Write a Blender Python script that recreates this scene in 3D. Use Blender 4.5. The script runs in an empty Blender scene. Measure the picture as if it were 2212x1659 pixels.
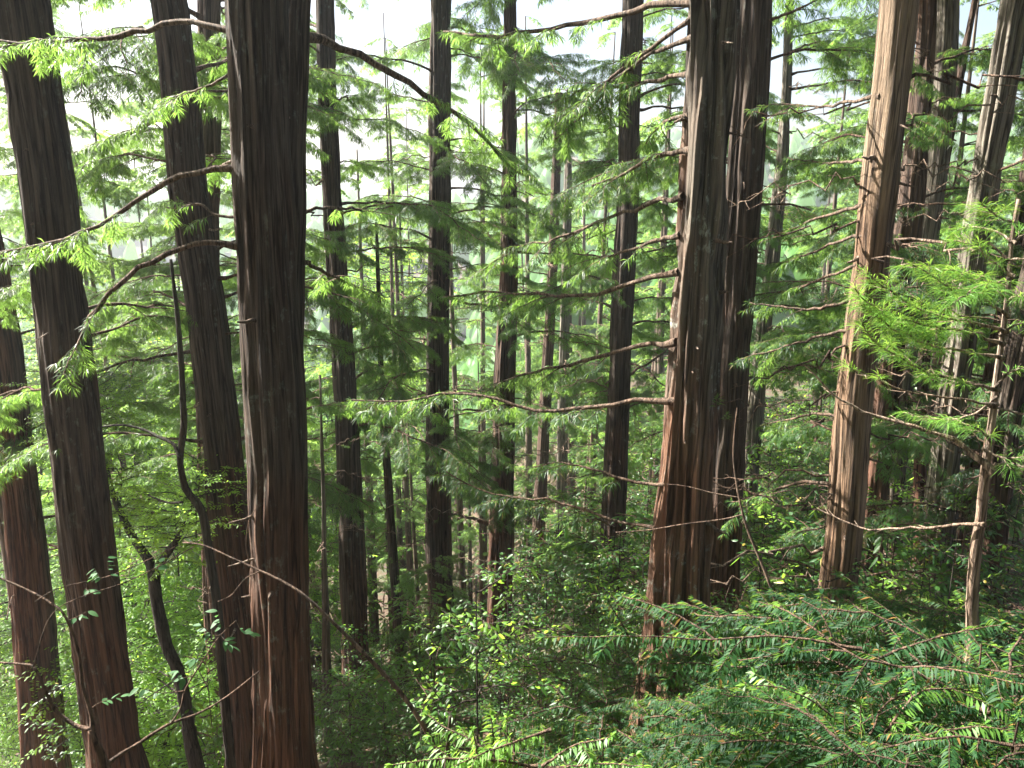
import bpy, math, random
import numpy as np
from mathutils import Vector, Matrix, Euler

R = math.radians
scene = bpy.context.scene
col = scene.collection

# ------------------------------------------------------------------ camera, light, exposure
PITCH = 13.0
CAM_Z = 1.6
cam_d = bpy.data.cameras.new('camera')
cam = bpy.data.objects.new('camera', cam_d)
col.objects.link(cam)
cam.location = (0, 0, CAM_Z)
cam.rotation_euler = (R(90 - PITCH), 0, 0)
cam_d.sensor_width = 36
cam_d.lens = 28.0
cam_d.clip_start = 0.05
cam_d.clip_end = 4000
scene.camera = cam

SUN_AZ, SUN_EL = -66.0, 42.0            # azimuth from the view direction (+Y), negative = left
world = bpy.data.worlds.new('World')
scene.world = world
world.use_nodes = True
wn, wl = world.node_tree.nodes, world.node_tree.links
wn.clear()
wo = wn.new('ShaderNodeOutputWorld')
wb = wn.new('ShaderNodeBackground')
sky = wn.new('ShaderNodeTexSky')
sky.sky_type = 'NISHITA'
sky.sun_disc = False
sky.sun_elevation = R(SUN_EL)
sky.sun_rotation = R(SUN_AZ)
sky.air_density = 1.0
sky.dust_density = 4.5
sky.ozone_density = 1.0
wb.inputs['Strength'].default_value = 0.05
wl.new(sky.outputs[0], wb.inputs[0])
wl.new(wb.outputs[0], wo.inputs[0])

sun_d = bpy.data.lights.new('sun', 'SUN')
sun = bpy.data.objects.new('sun', sun_d)
col.objects.link(sun)
sun_d.energy = 5.0
sun_d.angle = R(0.55)
sun_d.color = (1.0, 0.95, 0.86)
sdir = Vector((math.sin(R(SUN_AZ)) * math.cos(R(SUN_EL)), math.cos(R(SUN_AZ)) * math.cos(R(SUN_EL)), math.sin(R(SUN_EL))))
sun.rotation_euler = sdir.to_track_quat('Z', 'Y').to_euler()
sun.location = sdir * 60

vs = scene.view_settings
vs.view_transform = 'Standard'
vs.look = 'None'
vs.gamma = 1.0
vs.use_curve_mapping = False
vs.exposure = 2.7
scene.cycles.max_bounces = 8
scene.cycles.diffuse_bounces = 4
scene.cycles.glossy_bounces = 2
scene.cycles.transmission_bounces = 6
scene.cycles.transparent_max_bounces = 8
scene.cycles.use_denoising = True
scene.cycles.sample_clamp_indirect = 6

# ------------------------------------------------------------------ projection helper
FPX = 28.0 / 36.0 * 2212
cp, sp = math.cos(R(PITCH)), math.sin(R(PITCH))

def at(px, py, d):
    """point that shows at (px, py) of a 2212x1659 view, d metres ahead (measured along +Y); also its depth"""
    u = (px - 1106) / FPX
    v = (829.5 - py) / FPX
    t = d / (cp + v * sp)
    return Vector((u * t, d, CAM_Z + t * (-sp + v * cp))), t

# ------------------------------------------------------------------ noise
def _hash(ix, iy, iz, seed):
    h = (ix * 374761393 + iy * 668265263 + iz * 2147483647 + seed * 1274126177) & 0xFFFFFFFF
    h = ((h ^ (h >> 13)) * 1274126177) & 0xFFFFFFFF
    h = (h ^ (h >> 16)) & 0xFFFF
    return h / 65535.0

def vnoise(x, y, z, seed=0):
    x = np.asarray(x, float); y = np.asarray(y, float); z = np.asarray(z, float)
    x, y, z = np.broadcast_arrays(x, y, z)
    ix, iy, iz = np.floor(x).astype(np.int64), np.floor(y).astype(np.int64), np.floor(z).astype(np.int64)
    fx, fy, fz = x - ix, y - iy, z - iz
    fx, fy, fz = fx * fx * (3 - 2 * fx), fy * fy * (3 - 2 * fy), fz * fz * (3 - 2 * fz)
    r = 0
    for a in (0, 1):
        for b in (0, 1):
            for c in (0, 1):
                w = (fx if a else 1 - fx) * (fy if b else 1 - fy) * (fz if c else 1 - fz)
                r = r + w * _hash(ix + a, iy + b, iz + c, seed)
    return r

# ------------------------------------------------------------------ ground height
def g(x, y):
    x = np.asarray(x, float); y = np.asarray(y, float)
    s = np.clip(0.57 - 0.028 * x, 0.36, 0.82)
    yn = np.where(y > 0, 45 * (1 - np.exp(-np.maximum(y, 0) / 45)) * 1.12, y * 0.8)
    z = -s * yn - 0.0 * x
    z = z + 0.25 * (vnoise(x * .35, y * .35, 0, 3) - .5) + 0.07 * (vnoise(x * 1.7, y * 1.7, 0, 4) - .5)
    hill = 37 * (1 / (1 + np.exp(-(y - 210 - 0.12 * x) / 34)))
    z = z + hill + 10 * (vnoise(x * .012 + 5, y * .012, 0, 8) - .5) * np.clip((y - 60) / 100, 0, 1)
    return z

def gz(x, y):
    return float(g(x, y))

# ------------------------------------------------------------------ mesh helpers
def mesh_from(name, verts, faces4=None, faces3=None, mat=None, smooth=True):
    verts = np.asarray(verts, dtype=np.float32).reshape(-1, 3)
    me = bpy.data.meshes.new(name)
    n4 = 0 if faces4 is None else len(faces4)
    n3 = 0 if faces3 is None else len(faces3)
    me.vertices.add(len(verts))
    me.vertices.foreach_set('co', verts.ravel())
    me.loops.add(n4 * 4 + n3 * 3)
    me.polygons.add(n4 + n3)
    loops = []
    if n4: loops.append(np.asarray(faces4, dtype=np.int32).ravel())
    if n3: loops.append(np.asarray(faces3, dtype=np.int32).ravel())
    me.loops.foreach_set('vertex_index', np.concatenate(loops))
    starts = np.concatenate([np.arange(n4) * 4, n4 * 4 + np.arange(n3) * 3]).astype(np.int32)
    me.polygons.foreach_set('loop_start', starts)
    try:
        me.polygons.foreach_set('loop_total', np.concatenate([np.full(n4, 4), np.full(n3, 3)]).astype(np.int32))
    except Exception:
        pass
    me.update(calc_edges=True)
    if smooth:
        me.polygons.foreach_set('use_smooth', np.ones(n4 + n3, dtype=bool))
    if mat is not None:
        me.materials.append(mat)
    return me

class Geo:
    """collects tubes (quads)"""
    def __init__(self):
        self.v, self.f, self.t, self.n = [], [], [], 0
    def tube(self, pts, rad, seg=5, cap=False):
        pts = np.asarray(pts, float); rad = np.asarray(rad, float)
        n = len(pts)
        T = np.gradient(pts, axis=0)
        T /= np.linalg.norm(T, axis=1, keepdims=True) + 1e-9
        ref = np.array([0.13, 0.21, 1.0]) if abs(T[0][2]) < .9 else np.array([1.0, .2, .1])
        A = np.cross(T, ref); A /= np.linalg.norm(A, axis=1, keepdims=True) + 1e-9
        B = np.cross(T, A)
        th = np.arange(seg) * 2 * math.pi / seg
        ring = pts[:, None, :] + rad[:, None, None] * (np.cos(th)[None, :, None] * A[:, None, :] + np.sin(th)[None, :, None] * B[:, None, :])
        self.v.append(ring.reshape(-1, 3))
        i = np.arange(n - 1)[:, None] * seg; j = np.arange(seg)[None, :]; j2 = (j + 1) % seg
        f = np.stack([i + j, i + seg + j, i + seg + j2, i + j2], -1).reshape(-1, 4) + self.n
        self.f.append(f)
        if cap:
            c = np.array([pts[0], pts[-1]])
            self.v.append(c)
            b = self.n + n * seg
            jj = np.arange(seg); j3 = (jj + 1) % seg
            self.t.append(np.stack([np.full(seg, b), self.n + jj, self.n + j3], -1))
            e = self.n + (n - 1) * seg
            self.t.append(np.stack([np.full(seg, b + 1), e + j3, e + jj], -1))
            self.n += 2
        self.n += n * seg
    def mesh(self, name, mat):
        return mesh_from(name, np.concatenate(self.v), np.concatenate(self.f), np.concatenate(self.t) if self.t else None, mat)

class Leaves:
    """collects leaf blades: P base, D direction (unit), S side (unit), length, width"""
    def __init__(self):
        self.P, self.D, self.S, self.L, self.W = [], [], [], [], []
    def add(self, P, D, S, L, W):
        self.P.append(P); self.D.append(D); self.S.append(S); self.L.append(L); self.W.append(W)
    def count(self):
        return sum(len(p) for p in self.P)
    def mesh(self, name, mat, droop=0.15, blade=1):
        P, D, S = np.concatenate(self.P), np.concatenate(self.D), np.concatenate(self.S)
        L, W = np.concatenate(self.L)[:, None], np.concatenate(self.W)[:, None]
        N = np.cross(D, S)
        down = np.array([0, 0, -1.0])
        if blade == 1:           # needle: one kite
            a = P
            m = P + D * L * .45
            b = m + S * W * .5
            c = P + D * L + down * L * droop
            d = m - S * W * .5
            v = np.stack([a, b, c, d], 1).reshape(-1, 3)
            f = np.arange(len(P))[:, None] * 4 + np.arange(4)[None, :]
            return mesh_from(name, v, f, None, mat, smooth=False)
        # broad leaf: two halves folded on the midrib, tip drooping
        m1 = P + D * L * .12
        r1 = P + D * L * .5 + N * L * .03
        tip = P + D * L + down * L * droop
        l1 = P + D * L * .32 + S * W * .42 + N * W * .16
        l2 = P + D * L * .66 + S * W * .40 + N * W * .16 + down * L * droop * .4
        q1 = P + D * L * .32 - S * W * .42 + N * W * .16
        q2 = P + D * L * .66 - S * W * .40 + N * W * .16 + down * L * droop * .4
        v = np.stack([m1, l1, l2, tip, q2, q1, r1], 1).reshape(-1, 3)
        i = np.arange(len(P))[:, None] * 7
        f4 = np.concatenate([i + np.array([[0, 1, 2, 6]]), i + np.array([[0, 6, 4, 5]])])
        f3 = np.concatenate([i + np.array([[2, 3, 6]]), i + np.array([[3, 4, 6]])])
        return mesh_from(name, v, f4, f3, mat, smooth=False)

def unit(a):
    return a / (np.linalg.norm(a, axis=-1, keepdims=True) + 1e-9)

def link(name, data, parent=None, loc=None, rot=None, scale=None):
    o = bpy.data.objects.new(name, data)
    col.objects.link(o)
    if parent is not None: o.parent = parent
    if loc is not None: o.location = loc
    if rot is not None: o.rotation_euler = rot
    if scale is not None: o.scale = scale if hasattr(scale, '__len__') else (scale,) * 3
    return o

def tag(o, label, cat, group=None):
    o['label'] = label; o['category'] = cat
    if group: o['group'] = group
    return o

def structure(o):
    o['kind'] = 'structure'
    return o

# ------------------------------------------------------------------ materials
def new_mat(name):
    m = bpy.data.materials.new(name)
    m.use_nodes = True
    n, l = m.node_tree.nodes, m.node_tree.links
    n.clear()
    out = n.new('ShaderNodeOutputMaterial')
    return m, n, l, out

def ramp(n, stops):
    r = n.new('ShaderNodeValToRGB')
    cr = r.color_ramp
    cr.elements[0].position = stops[0][0]; cr.elements[0].color = (*stops[0][1], 1)
    cr.elements[1].position = stops[-1][0]; cr.elements[1].color = (*stops[-1][1], 1)
    for p, c in stops[1:-1]:
        e = cr.elements.new(p); e.color = (*c, 1)
    return r

def leaf_mat(name, dark, light, trans, gloss=0.35, rough=0.42, tfac=0.45, old=None):
    m, n, l, out = new_mat(name)
    oi = n.new('ShaderNodeObjectInfo')
    geo = n.new('ShaderNodeNewGeometry')
    tc = n.new('ShaderNodeTexCoord')
    no = n.new('ShaderNodeTexNoise'); no.inputs['Scale'].default_value = 2.3; no.inputs['Detail'].default_value = 2
    l.new(tc.outputs['Object'], no.inputs['Vector'])
    ad = n.new('ShaderNodeMath'); ad.operation = 'ADD'
    l.new(oi.outputs['Random'], ad.inputs[0])
    m2 = n.new('ShaderNodeMath'); m2.operation = 'MULTIPLY_ADD'; m2.inputs[1].default_value = .55; m2.inputs[2].default_value = -.2
    l.new(geo.outputs['Random Per Island'], m2.inputs[0])
    l.new(m2.outputs[0], ad.inputs[1])
    m3 = n.new('ShaderNodeMath'); m3.operation = 'MULTIPLY_ADD'; m3.inputs[1].default_value = .9; m3.inputs[2].default_value = -.35
    l.new(no.outputs[0], m3.inputs[0])
    ad2 = n.new('ShaderNodeMath'); ad2.operation = 'ADD'; ad2.use_clamp = True
    l.new(ad.outputs[0], ad2.inputs[0]); l.new(m3.outputs[0], ad2.inputs[1])
    cr = ramp(n, [(0, dark), (1, light)])
    l.new(ad2.outputs[0], cr.inputs[0])
    tr_c = ramp(n, [(0, tuple(c * .6 for c in trans)), (1, trans)])
    l.new(ad2.outputs[0], tr_c.inputs[0])
    c_out, t_out = cr.outputs[0], tr_c.outputs[0]
    if old:
        gt = n.new('ShaderNodeMath'); gt.operation = 'GREATER_THAN'; gt.inputs[1].default_value = .965
        l.new(geo.outputs['Random Per Island'], gt.inputs[0])
        mx = n.new('ShaderNodeMixRGB'); mx.inputs[2].default_value = (*old, 1)
        l.new(gt.outputs[0], mx.inputs[0]); l.new(c_out, mx.inputs[1]); c_out = mx.outputs[0]
    bs = n.new('ShaderNodeBsdfPrincipled')
    bs.inputs['Roughness'].default_value = rough
    bs.inputs['Specular IOR Level'].default_value = gloss
    l.new(c_out, bs.inputs['Base Color'])
    tb = n.new('ShaderNodeBsdfTranslucent')
    l.new(t_out, tb.inputs['Color'])
    mix = n.new('ShaderNodeMixShader'); mix.inputs[0].default_value = tfac
    l.new(bs.outputs[0], mix.inputs[1]); l.new(tb.outputs[0], mix.inputs[2])
    l.new(mix.outputs[0], out.inputs['Surface'])
    return m

def bark_mat(name, base, red, lichen, lichen_amt=.5, red_top=0.0, attr=True):
    m, n, l, out = new_mat(name)
    if attr:
        at_ = n.new('ShaderNodeAttribute'); at_.attribute_name = 'bark'
        src = at_.outputs['Vector']
    else:
        at_ = n.new('ShaderNodeTexCoord'); src = at_.outputs['Object']
    def noise(scale, sc=(1, 1, 1), det=4, rough=.6):
        mp = n.new('ShaderNodeMapping'); mp.inputs['Scale'].default_value = sc
        l.new(src, mp.inputs[0])
        t = n.new('ShaderNodeTexNoise'); t.inputs['Scale'].default_value = scale; t.inputs['Detail'].default_value = det; t.inputs['Roughness'].default_value = rough
        l.new(mp.outputs[0], t.inputs['Vector'])
        return t.outputs[0]
    fib = noise(30, (1, 1, .032), 6, .72)
    fine = noise(120, (1, 1, .06), 3, .6)
    patch = noise(2.6, (1, 1, .35), 3)
    rp = noise(1.7, (1, 1, .3), 2)
    lich = noise(16, (1, 1, .5), 5, .7)
    oi = n.new('ShaderNodeObjectInfo')
    c1 = ramp(n, [(.30, tuple(c * .28 for c in base)), (.47, base), (.60, tuple(min(1, c * 1.7) for c in base)), (.75, tuple(min(1, c * 2.5) for c in base))])
    l.new(fib, c1.inputs[0])
    c2 = ramp(n, [(.30, tuple(c * .25 for c in red)), (.5, red), (.72, tuple(min(1, c * 2.1) for c in red))])
    l.new(fib, c2.inputs[0])
    # redder low on the stem: wear of the outer bark, by height above the base
    sep = n.new('ShaderNodeSeparateXYZ'); l.new(src, sep.inputs[0])
    hm = n.new('ShaderNodeMapRange'); hm.inputs['From Min'].default_value = 0.5; hm.inputs['From Max'].default_value = 6.5
    hm.inputs['To Min'].default_value = .34; hm.inputs['To Max'].default_value = -.14 + red_top
    l.new(sep.outputs[2], hm.inputs[0])
    sm = n.new('ShaderNodeMath'); sm.operation = 'ADD'; l.new(rp, sm.inputs[0]); l.new(hm.outputs[0], sm.inputs[1])
    rr = ramp(n, [(.5, (0, 0, 0)), (.72, (.85, .85, .85))]); l.new(sm.outputs[0], rr.inputs[0])
    mx = n.new('ShaderNodeMixRGB'); l.new(rr.outputs[0], mx.inputs[0]); l.new(c1.outputs[0], mx.inputs[1]); l.new(c2.outputs[0], mx.inputs[2])
    # pale lichen
    lm = n.new('ShaderNodeMath'); lm.operation = 'MULTIPLY'
    lr = ramp(n, [(.56, (0, 0, 0)), (.66, (1, 1, 1))]); l.new(lich, lr.inputs[0])
    pr = ramp(n, [(.45, (0, 0, 0)), (.62, (lichen_amt,) * 3)]); l.new(patch, pr.inputs[0])
    l.new(lr.outputs[0], lm.inputs[0]); l.new(pr.outputs[0], lm.inputs[1])
    mx2 = n.new('ShaderNodeMixRGB'); mx2.inputs[2].default_value = (*lichen, 1)
    l.new(lm.outputs[0], mx2.inputs[0]); l.new(mx.outputs[0], mx2.inputs[1])
    crk = noise(15, (1, 1, .038), 3, .55)
    ck = ramp(n, [(.455, (1, 1, 1)), (.49, (.22, .2, .2)), (.505, (.22, .2, .2)), (.54, (1, 1, 1))]); l.new(crk, ck.inputs[0])
    mxc = n.new('ShaderNodeMixRGB'); mxc.blend_type = 'MULTIPLY'; mxc.inputs[0].default_value = .9
    l.new(mx2.outputs[0], mxc.inputs[1]); l.new(ck.outputs[0], mxc.inputs[2]); mx2 = mxc
    bs = n.new('ShaderNodeBsdfPrincipled')
    bs.inputs['Roughness'].default_value = .85
    bs.inputs['Specular IOR Level'].default_value = .25
    l.new(mx2.outputs[0], bs.inputs['Base Color'])
    hh = n.new('ShaderNodeMath'); hh.operation = 'MULTIPLY_ADD'; hh.inputs[1].default_value = .35
    l.new(fine, hh.inputs[0]); l.new(fib, hh.inputs[2])
    bp = n.new('ShaderNodeBump'); bp.inputs['Strength'].default_value = .9; bp.inputs['Distance'].default_value = .05
    l.new(hh.outputs[0], bp.inputs['Height']); l.new(bp.outputs[0], bs.inputs['Normal'])
    l.new(bs.outputs[0], out.inputs['Surface'])
    return m

M_BARK = bark_mat('brown_bark', (.062, .046, .036), (.102, .050, .031), (.22, .25, .21), .55)
M_BARK_RED = bark_mat('red_bark', (.080, .052, .039), (.135, .060, .036), (.2, .22, .18), .3, red_top=.1)
M_WEATHERED = bark_mat('weathered_furrowed_bark', (.105, .088, .070), (.150, .072, .042), (.34, .36, .32), .85)
M_SNAG = bark_mat('pale_bark', (.18, .130, .088), (.17, .10, .06), (.26, .26, .22), .3)
M_GREY = bark_mat('grey_bark', (.15, .13, .105), (.12, .08, .055), (.30, .33, .28), .8)
M_TWIG = bark_mat('twig_bark', (.12, .085, .062), (.13, .08, .055), (.26, .25, .22), .5, attr=False)
M_PALE = bark_mat('pale_twig_bark', (.26, .20, .155), (.26, .18, .13), (.4, .38, .34), .6, attr=False)
M_DARK = bark_mat('dark_smooth_bark', (.05, .045, .035), (.06, .045, .035), (.10, .13, .08), .6, attr=False)

M_NEEDLE = leaf_mat('conifer_needles', (.009, .032, .017), (.036, .088, .030), (.30, .52, .09), .3, .45, .45, old=(.16, .10, .03))
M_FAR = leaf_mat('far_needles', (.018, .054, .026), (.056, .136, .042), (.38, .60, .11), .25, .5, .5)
M_BRIGHT = leaf_mat('fresh_and_sunlit_needles', (.06, .15, .03), (.11, .24, .04), (.36, .58, .08), .3, .45, .42)  # fresh green tufts; on the lit fronds, sunlight put into the leaf colour
M_SPRAY = leaf_mat('flat_spray_leaves', (.007, .028, .013), (.021, .064, .022), (.24, .42, .06), .12, .5, .34, old=(.16, .09, .03))
M_BROAD = leaf_mat('evergreen_shrub_leaves', (.011, .040, .016), (.042, .115, .024), (.32, .56, .06), .4, .42, .42, old=(.2, .16, .03))
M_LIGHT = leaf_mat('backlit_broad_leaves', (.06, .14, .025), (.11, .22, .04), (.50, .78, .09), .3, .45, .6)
M_SAPL = leaf_mat('sapling_leaves', (.03, .085, .035), (.055, .13, .05), (.12, .28, .07), .2, .55, .35)

def soil_mat():
    m, n, l, out = new_mat('forest_floor')
    tc = n.new('ShaderNodeTexCoord')
    a = n.new('ShaderNodeTexNoise'); a.inputs['Scale'].default_value = .8; a.inputs['Detail'].default_value = 8
    b = n.new('ShaderNodeTexVoronoi'); b.inputs['Scale'].default_value = 22
    l.new(tc.outputs['Object'], a.inputs['Vector']); l.new(tc.outputs['Object'], b.inputs['Vector'])
    c1 = ramp(n, [(.3, (.05, .03, .018)), (.5, (.10, .058, .03)), (.62, (.06, .075, .025)), (.75, (.035, .06, .02))])
    l.new(a.outputs[0], c1.inputs[0])
    mx = n.new('ShaderNodeMixRGB'); mx.blend_type = 'MULTIPLY'; mx.inputs[0].default_value = .5
    l.new(c1.outputs[0], mx.inputs[1]); l.new(b.outputs['Color'], mx.inputs[2])
    bs = n.new('ShaderNodeBsdfPrincipled'); bs.inputs['Roughness'].default_value = .95
    l.new(mx.outputs[0], bs.inputs['Base Color'])
    bp = n.new('ShaderNodeBump'); bp.inputs['Strength'].default_value = .8; bp.inputs['Distance'].default_value = .05
    l.new(b.outputs['Distance'], bp.inputs['Height']); l.new(bp.outputs[0], bs.inputs['Normal'])
    l.new(bs.outputs[0], out.inputs['Surface'])
    return m
M_SOIL = soil_mat()

# ------------------------------------------------------------------ ground sheet
def build_ground():
    ys = np.concatenate([np.arange(-30, 0, 1.0), np.arange(0, 26, .25), np.arange(26, 80, 1.5), np.arange(80, 700, 12), np.array([800, 1000, 1400, 2000, 3000])])
    xs = np.concatenate([-np.array([2500, 1500, 900, 600, 420, 320, 250]), np.arange(-200, -24, 11), np.arange(-24, 24, .5), np.arange(24, 200, 11), np.array([200, 250, 320, 420, 600, 900, 1500, 2500])])
    X, Y = np.meshgrid(xs, ys)
    Z = g(X, Y)
    v = np.stack([X, Y, Z], -1).reshape(-1, 3)
    ny, nx = X.shape
    i = np.arange(ny - 1)[:, None] * nx; j = np.arange(nx - 1)[None, :]
    f = np.stack([i + j, i + j + 1, i + nx + j + 1, i + nx + j], -1).reshape(-1, 4)
    o = link('forest_floor', mesh_from('forest_floor', v, f, None, M_SOIL))
    structure(o)
build_ground()

# ------------------------------------------------------------------ boughs
def resample(path, n):
    path = np.asarray(path, float)
    # smooth with Catmull-Rom, then equal arc steps
    P = np.vstack([2 * path[0] - path[1], path, 2 * path[-1] - path[-2]])
    out = []
    for k in range(1, len(P) - 2):
        for t in np.linspace(0, 1, 8, endpoint=False):
            a, b, c, d = P[k - 1], P[k], P[k + 1], P[k + 2]
            out.append(.5 * ((2 * b) + (-a + c) * t + (2 * a - 5 * b + 4 * c - d) * t * t + (-a + 3 * b - 3 * c + d) * t ** 3))
    out.append(path[-1])
    out = np.array(out)
    s = np.concatenate([[0], np.cumsum(np.linalg.norm(np.diff(out, axis=0), axis=1))])
    q = np.linspace(0, s[-1], n)
    return np.stack([np.interp(q, s, out[:, k]) for k in range(3)], 1), s[-1]

STY = {
    # len, width, spacing, forward, droop of blades
    'needle': dict(L=.100, W=.0076, sp=.0095, fwd=.55, up=-.28, jit=.38, droop=.28, rows=2),
    'tuft':   dict(L=.100, W=.0036, sp=.0042, fwd=.80, up=.12, jit=.33, droop=.20, rows=2),
    'flat':   dict(L=.062, W=.0135, sp=.0155, fwd=.32, up=-.22, jit=.06, droop=.30, rows=2),
    'coarse': dict(L=.15, W=.024, sp=.026, fwd=.5, up=-.2, jit=.35, droop=.2, rows=2),
}

def blades(LV, pts, rng, sty, a=0.0, b=1.0, scale=1.0):
    """put blades along a twig polyline between fractions a..b"""
    st = STY[sty]
    pts = np.asarray(pts)
    seg = np.linalg.norm(np.diff(pts, axis=0), axis=1)
    s = np.concatenate([[0], np.cumsum(seg)])
    tot = s[-1]
    n = int((b - a) * tot / (st['sp'] * scale))
    if n < 1: return
    q = np.linspace(a * tot, b * tot, n)
    P = np.stack([np.interp(q, s, pts[:, k]) for k in range(3)], 1)
    T = np.stack([np.interp(q, s, np.gradient(pts[:, k], s)) for k in range(3)], 1)
    T = unit(T)
    up = np.array([0, 0, 1.0])
    S = unit(np.cross(T, up) + 1e-4)
    U = np.cross(S, T)
    for side in (-1, 1):
        jit = rng.normal(0, st['jit'], (n, 3))
        D = unit(T * st['fwd'] + S * side * .85 + U * st['up'] + np.array([0, 0, -.12]) + jit)
        W_ = unit(np.cross(D, U + rng.normal(0, .35, (n, 3))))
        taper = .65 + .35 * np.sin(np.clip(np.linspace(.1, 1, n), 0, 1) * math.pi)
        LV.add(P + rng.normal(0, .003, (n, 3)), D, W_, st['L'] * scale * taper * rng.uniform(.75, 1.2, n), st['W'] * scale * rng.uniform(.8, 1.2, n))
    # a little tuft at the tip
    k = 8
    D = unit(T[-1] + rng.normal(0, .5, (k, 3)))
    W_ = unit(np.cross(D, up + rng.normal(0, .3, (k, 3))))
    LV.add(np.repeat(P[-1:], k, 0), D, W_, np.full(k, st['L'] * scale * .8), np.full(k, st['W'] * scale))

def twig_path(p, d, length, rng, droop=.25, n=6, wig=.06):
    t = np.linspace(0, 1, n)[:, None]
    w = np.cumsum(rng.normal(0, wig, (n, 3)), 0) * length / n
    w[0] = 0
    return p + d * t * length + np.array([0, 0, -1.0]) * droop * length * t ** 2 + w

def grow(G, LV, path, r0, r1, rng, sty='needle', start=.3, twig=.8, every=.13, sub=True, leafy=1.0, seg=6, droop=.25, flatten=1.0, wig=.02, scale=1.0, main_leaf=.6):
    """wood of a bough with its side twigs, and the blades on them"""
    n = 18
    pts, tot = resample(path, n)
    w = rng.normal(0, wig * min(tot, 2) / 4, (n, 3)); w[0] = 0
    pts = pts + w
    rad = r0 + (r1 - r0) * np.linspace(0, 1, n) ** .8
    rad = rad * rng.uniform(.9, 1.12, n)
    rad[0] *= 1.55; rad[1] *= 1.2
    G.tube(pts, rad, seg)
    T = unit(np.gradient(pts, axis=0))
    k = int(tot * (1 - start) / every)
    side = 1
    if leafy > 0:
        blades(LV, pts, rng, sty, main_leaf, 1.0, scale)
    for i in range(k):
        f = start + (1 - start) * (i + rng.uniform(-.3, .3)) / max(k, 1)
        f = min(max(f, start * .8), .98)
        j = f * (n - 1); a = int(j); fr = j - a
        p = pts[a] * (1 - fr) + pts[min(a + 1, n - 1)] * fr
        t = T[a]
        S = np.cross(t, [0, 0, 1.0]); S /= np.linalg.norm(S) + 1e-6
        side = -side if rng.random() < .85 else side
        U = np.cross(S, t)
        d = t * rng.uniform(.45, .9) + S * side * rng.uniform(.6, 1.0) + U * rng.uniform(-.35, .25) * flatten
        d /= np.linalg.norm(d)
        fl = (f - start) / (1 - start)
        ln = twig * (1 - .62 * fl) * (.35 + .65 * min(1, fl * 3.2)) * rng.uniform(.55, 1.15)
        tp = twig_path(p, d, ln, rng, droop)
        tr = max(.0022, min(rad[a] * .55, .006 + ln * .004))
        G.tube(tp, np.linspace(tr, .0012, len(tp)), 3)
        if rng.random() < leafy:
            blades(LV, tp, rng, sty, .28, 1.0, scale)
            if sub and ln > .25:
                m = int(ln / (every * 1.0))
                tt = unit(np.gradient(tp, axis=0))
                for q in range(m):
                    fq = .25 + .7 * (q + rng.random()) / m
                    jq = int(fq * (len(tp) - 1)); sd = 1 if q % 2 else -1
                    SS = np.cross(tt[jq], [0, 0, 1.0]); SS /= np.linalg.norm(SS) + 1e-6
                    dq = tt[jq] * .7 + SS * sd * .75 + np.array([0, 0, rng.uniform(-.35, .15)])
                    dq /= np.linalg.norm(dq)
                    tq = twig_path(p * 0 + tp[jq], dq, ln * rng.uniform(.25, .5) * (1.1 - fq * .6), rng, droop, 5)
                    G.tube(tq, np.linspace(tr * .55, .001, 5), 3)
                    blades(LV, tq, rng, sty, .12, 1.0, scale)

def proto_bough(seed, length, r0, sty, mat, wood, rise=.12, fall=.35, **kw):
    rng = np.random.default_rng(seed)
    path = []
    sx = 0
    for t in np.linspace(0, 1, 7):
        sx += rng.normal(0, .05) * length * (t > 0)
        path.append((sx * .7, t * length, rise * length * math.sin(t * math.pi * .6) - fall * length * t ** 2.2 + rng.normal(0, .012) * length))
    path[0] = (0, 0, 0)
    G, LV = Geo(), Leaves()
    grow(G, LV, path, r0, .004, rng, sty, **kw)
    return G.mesh('branch', wood), LV.mesh('foliage', mat, STY[sty]['droop'])

# near, middle and far kinds; each proto points along +Y
B_NEED = [proto_bough(10 + i, 2.3, .020, 'needle', M_NEEDLE, M_TWIG, rise=.10 + .03 * (i % 3), fall=.18 + .06 * (i % 4), start=.2, twig=.95, every=.11) for i in range(8)]
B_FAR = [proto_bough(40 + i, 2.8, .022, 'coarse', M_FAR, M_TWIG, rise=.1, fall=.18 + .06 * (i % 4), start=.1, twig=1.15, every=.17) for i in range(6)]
B_DEAD = [proto_bough(60 + i, 1.7, .013, 'needle', M_NEEDLE, M_TWIG if i % 2 else M_PALE, rise=.05, fall=.12, start=.2, twig=.6, every=.15, leafy=.10, sub=False, main_leaf=.97, droop=.1, wig=.12) for i in range(5)]
B_FLAT = [proto_bough(80 + i, 1.25, .009, 'flat', M_SPRAY, M_TWIG, rise=.12, fall=.25 + .06 * (i % 3), start=.12, twig=.62, every=.105, droop=.16, flatten=.4, main_leaf=.08, sub=False) for i in range(6)]
print('needles', len(B_NEED[0][1].polygons), 'far', len(B_FAR[0][1].polygons), 'flat', len(B_FLAT[0][1].polygons))

def put_bough(root, protos, loc, az, tilt, scale, rng, roll=None):
    w, f = protos[int(rng.integers(len(protos)))]
    e = Euler((tilt, rng.uniform(-.25, .25) if roll is None else roll, az), 'XYZ')
    sx = scale * (1 if rng.random() < .5 else -1)
    b = link('branch', w, root, loc, e, (scale, scale, scale))
    if len(f.polygons):
        link('foliage', f, b)
    return b

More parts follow.
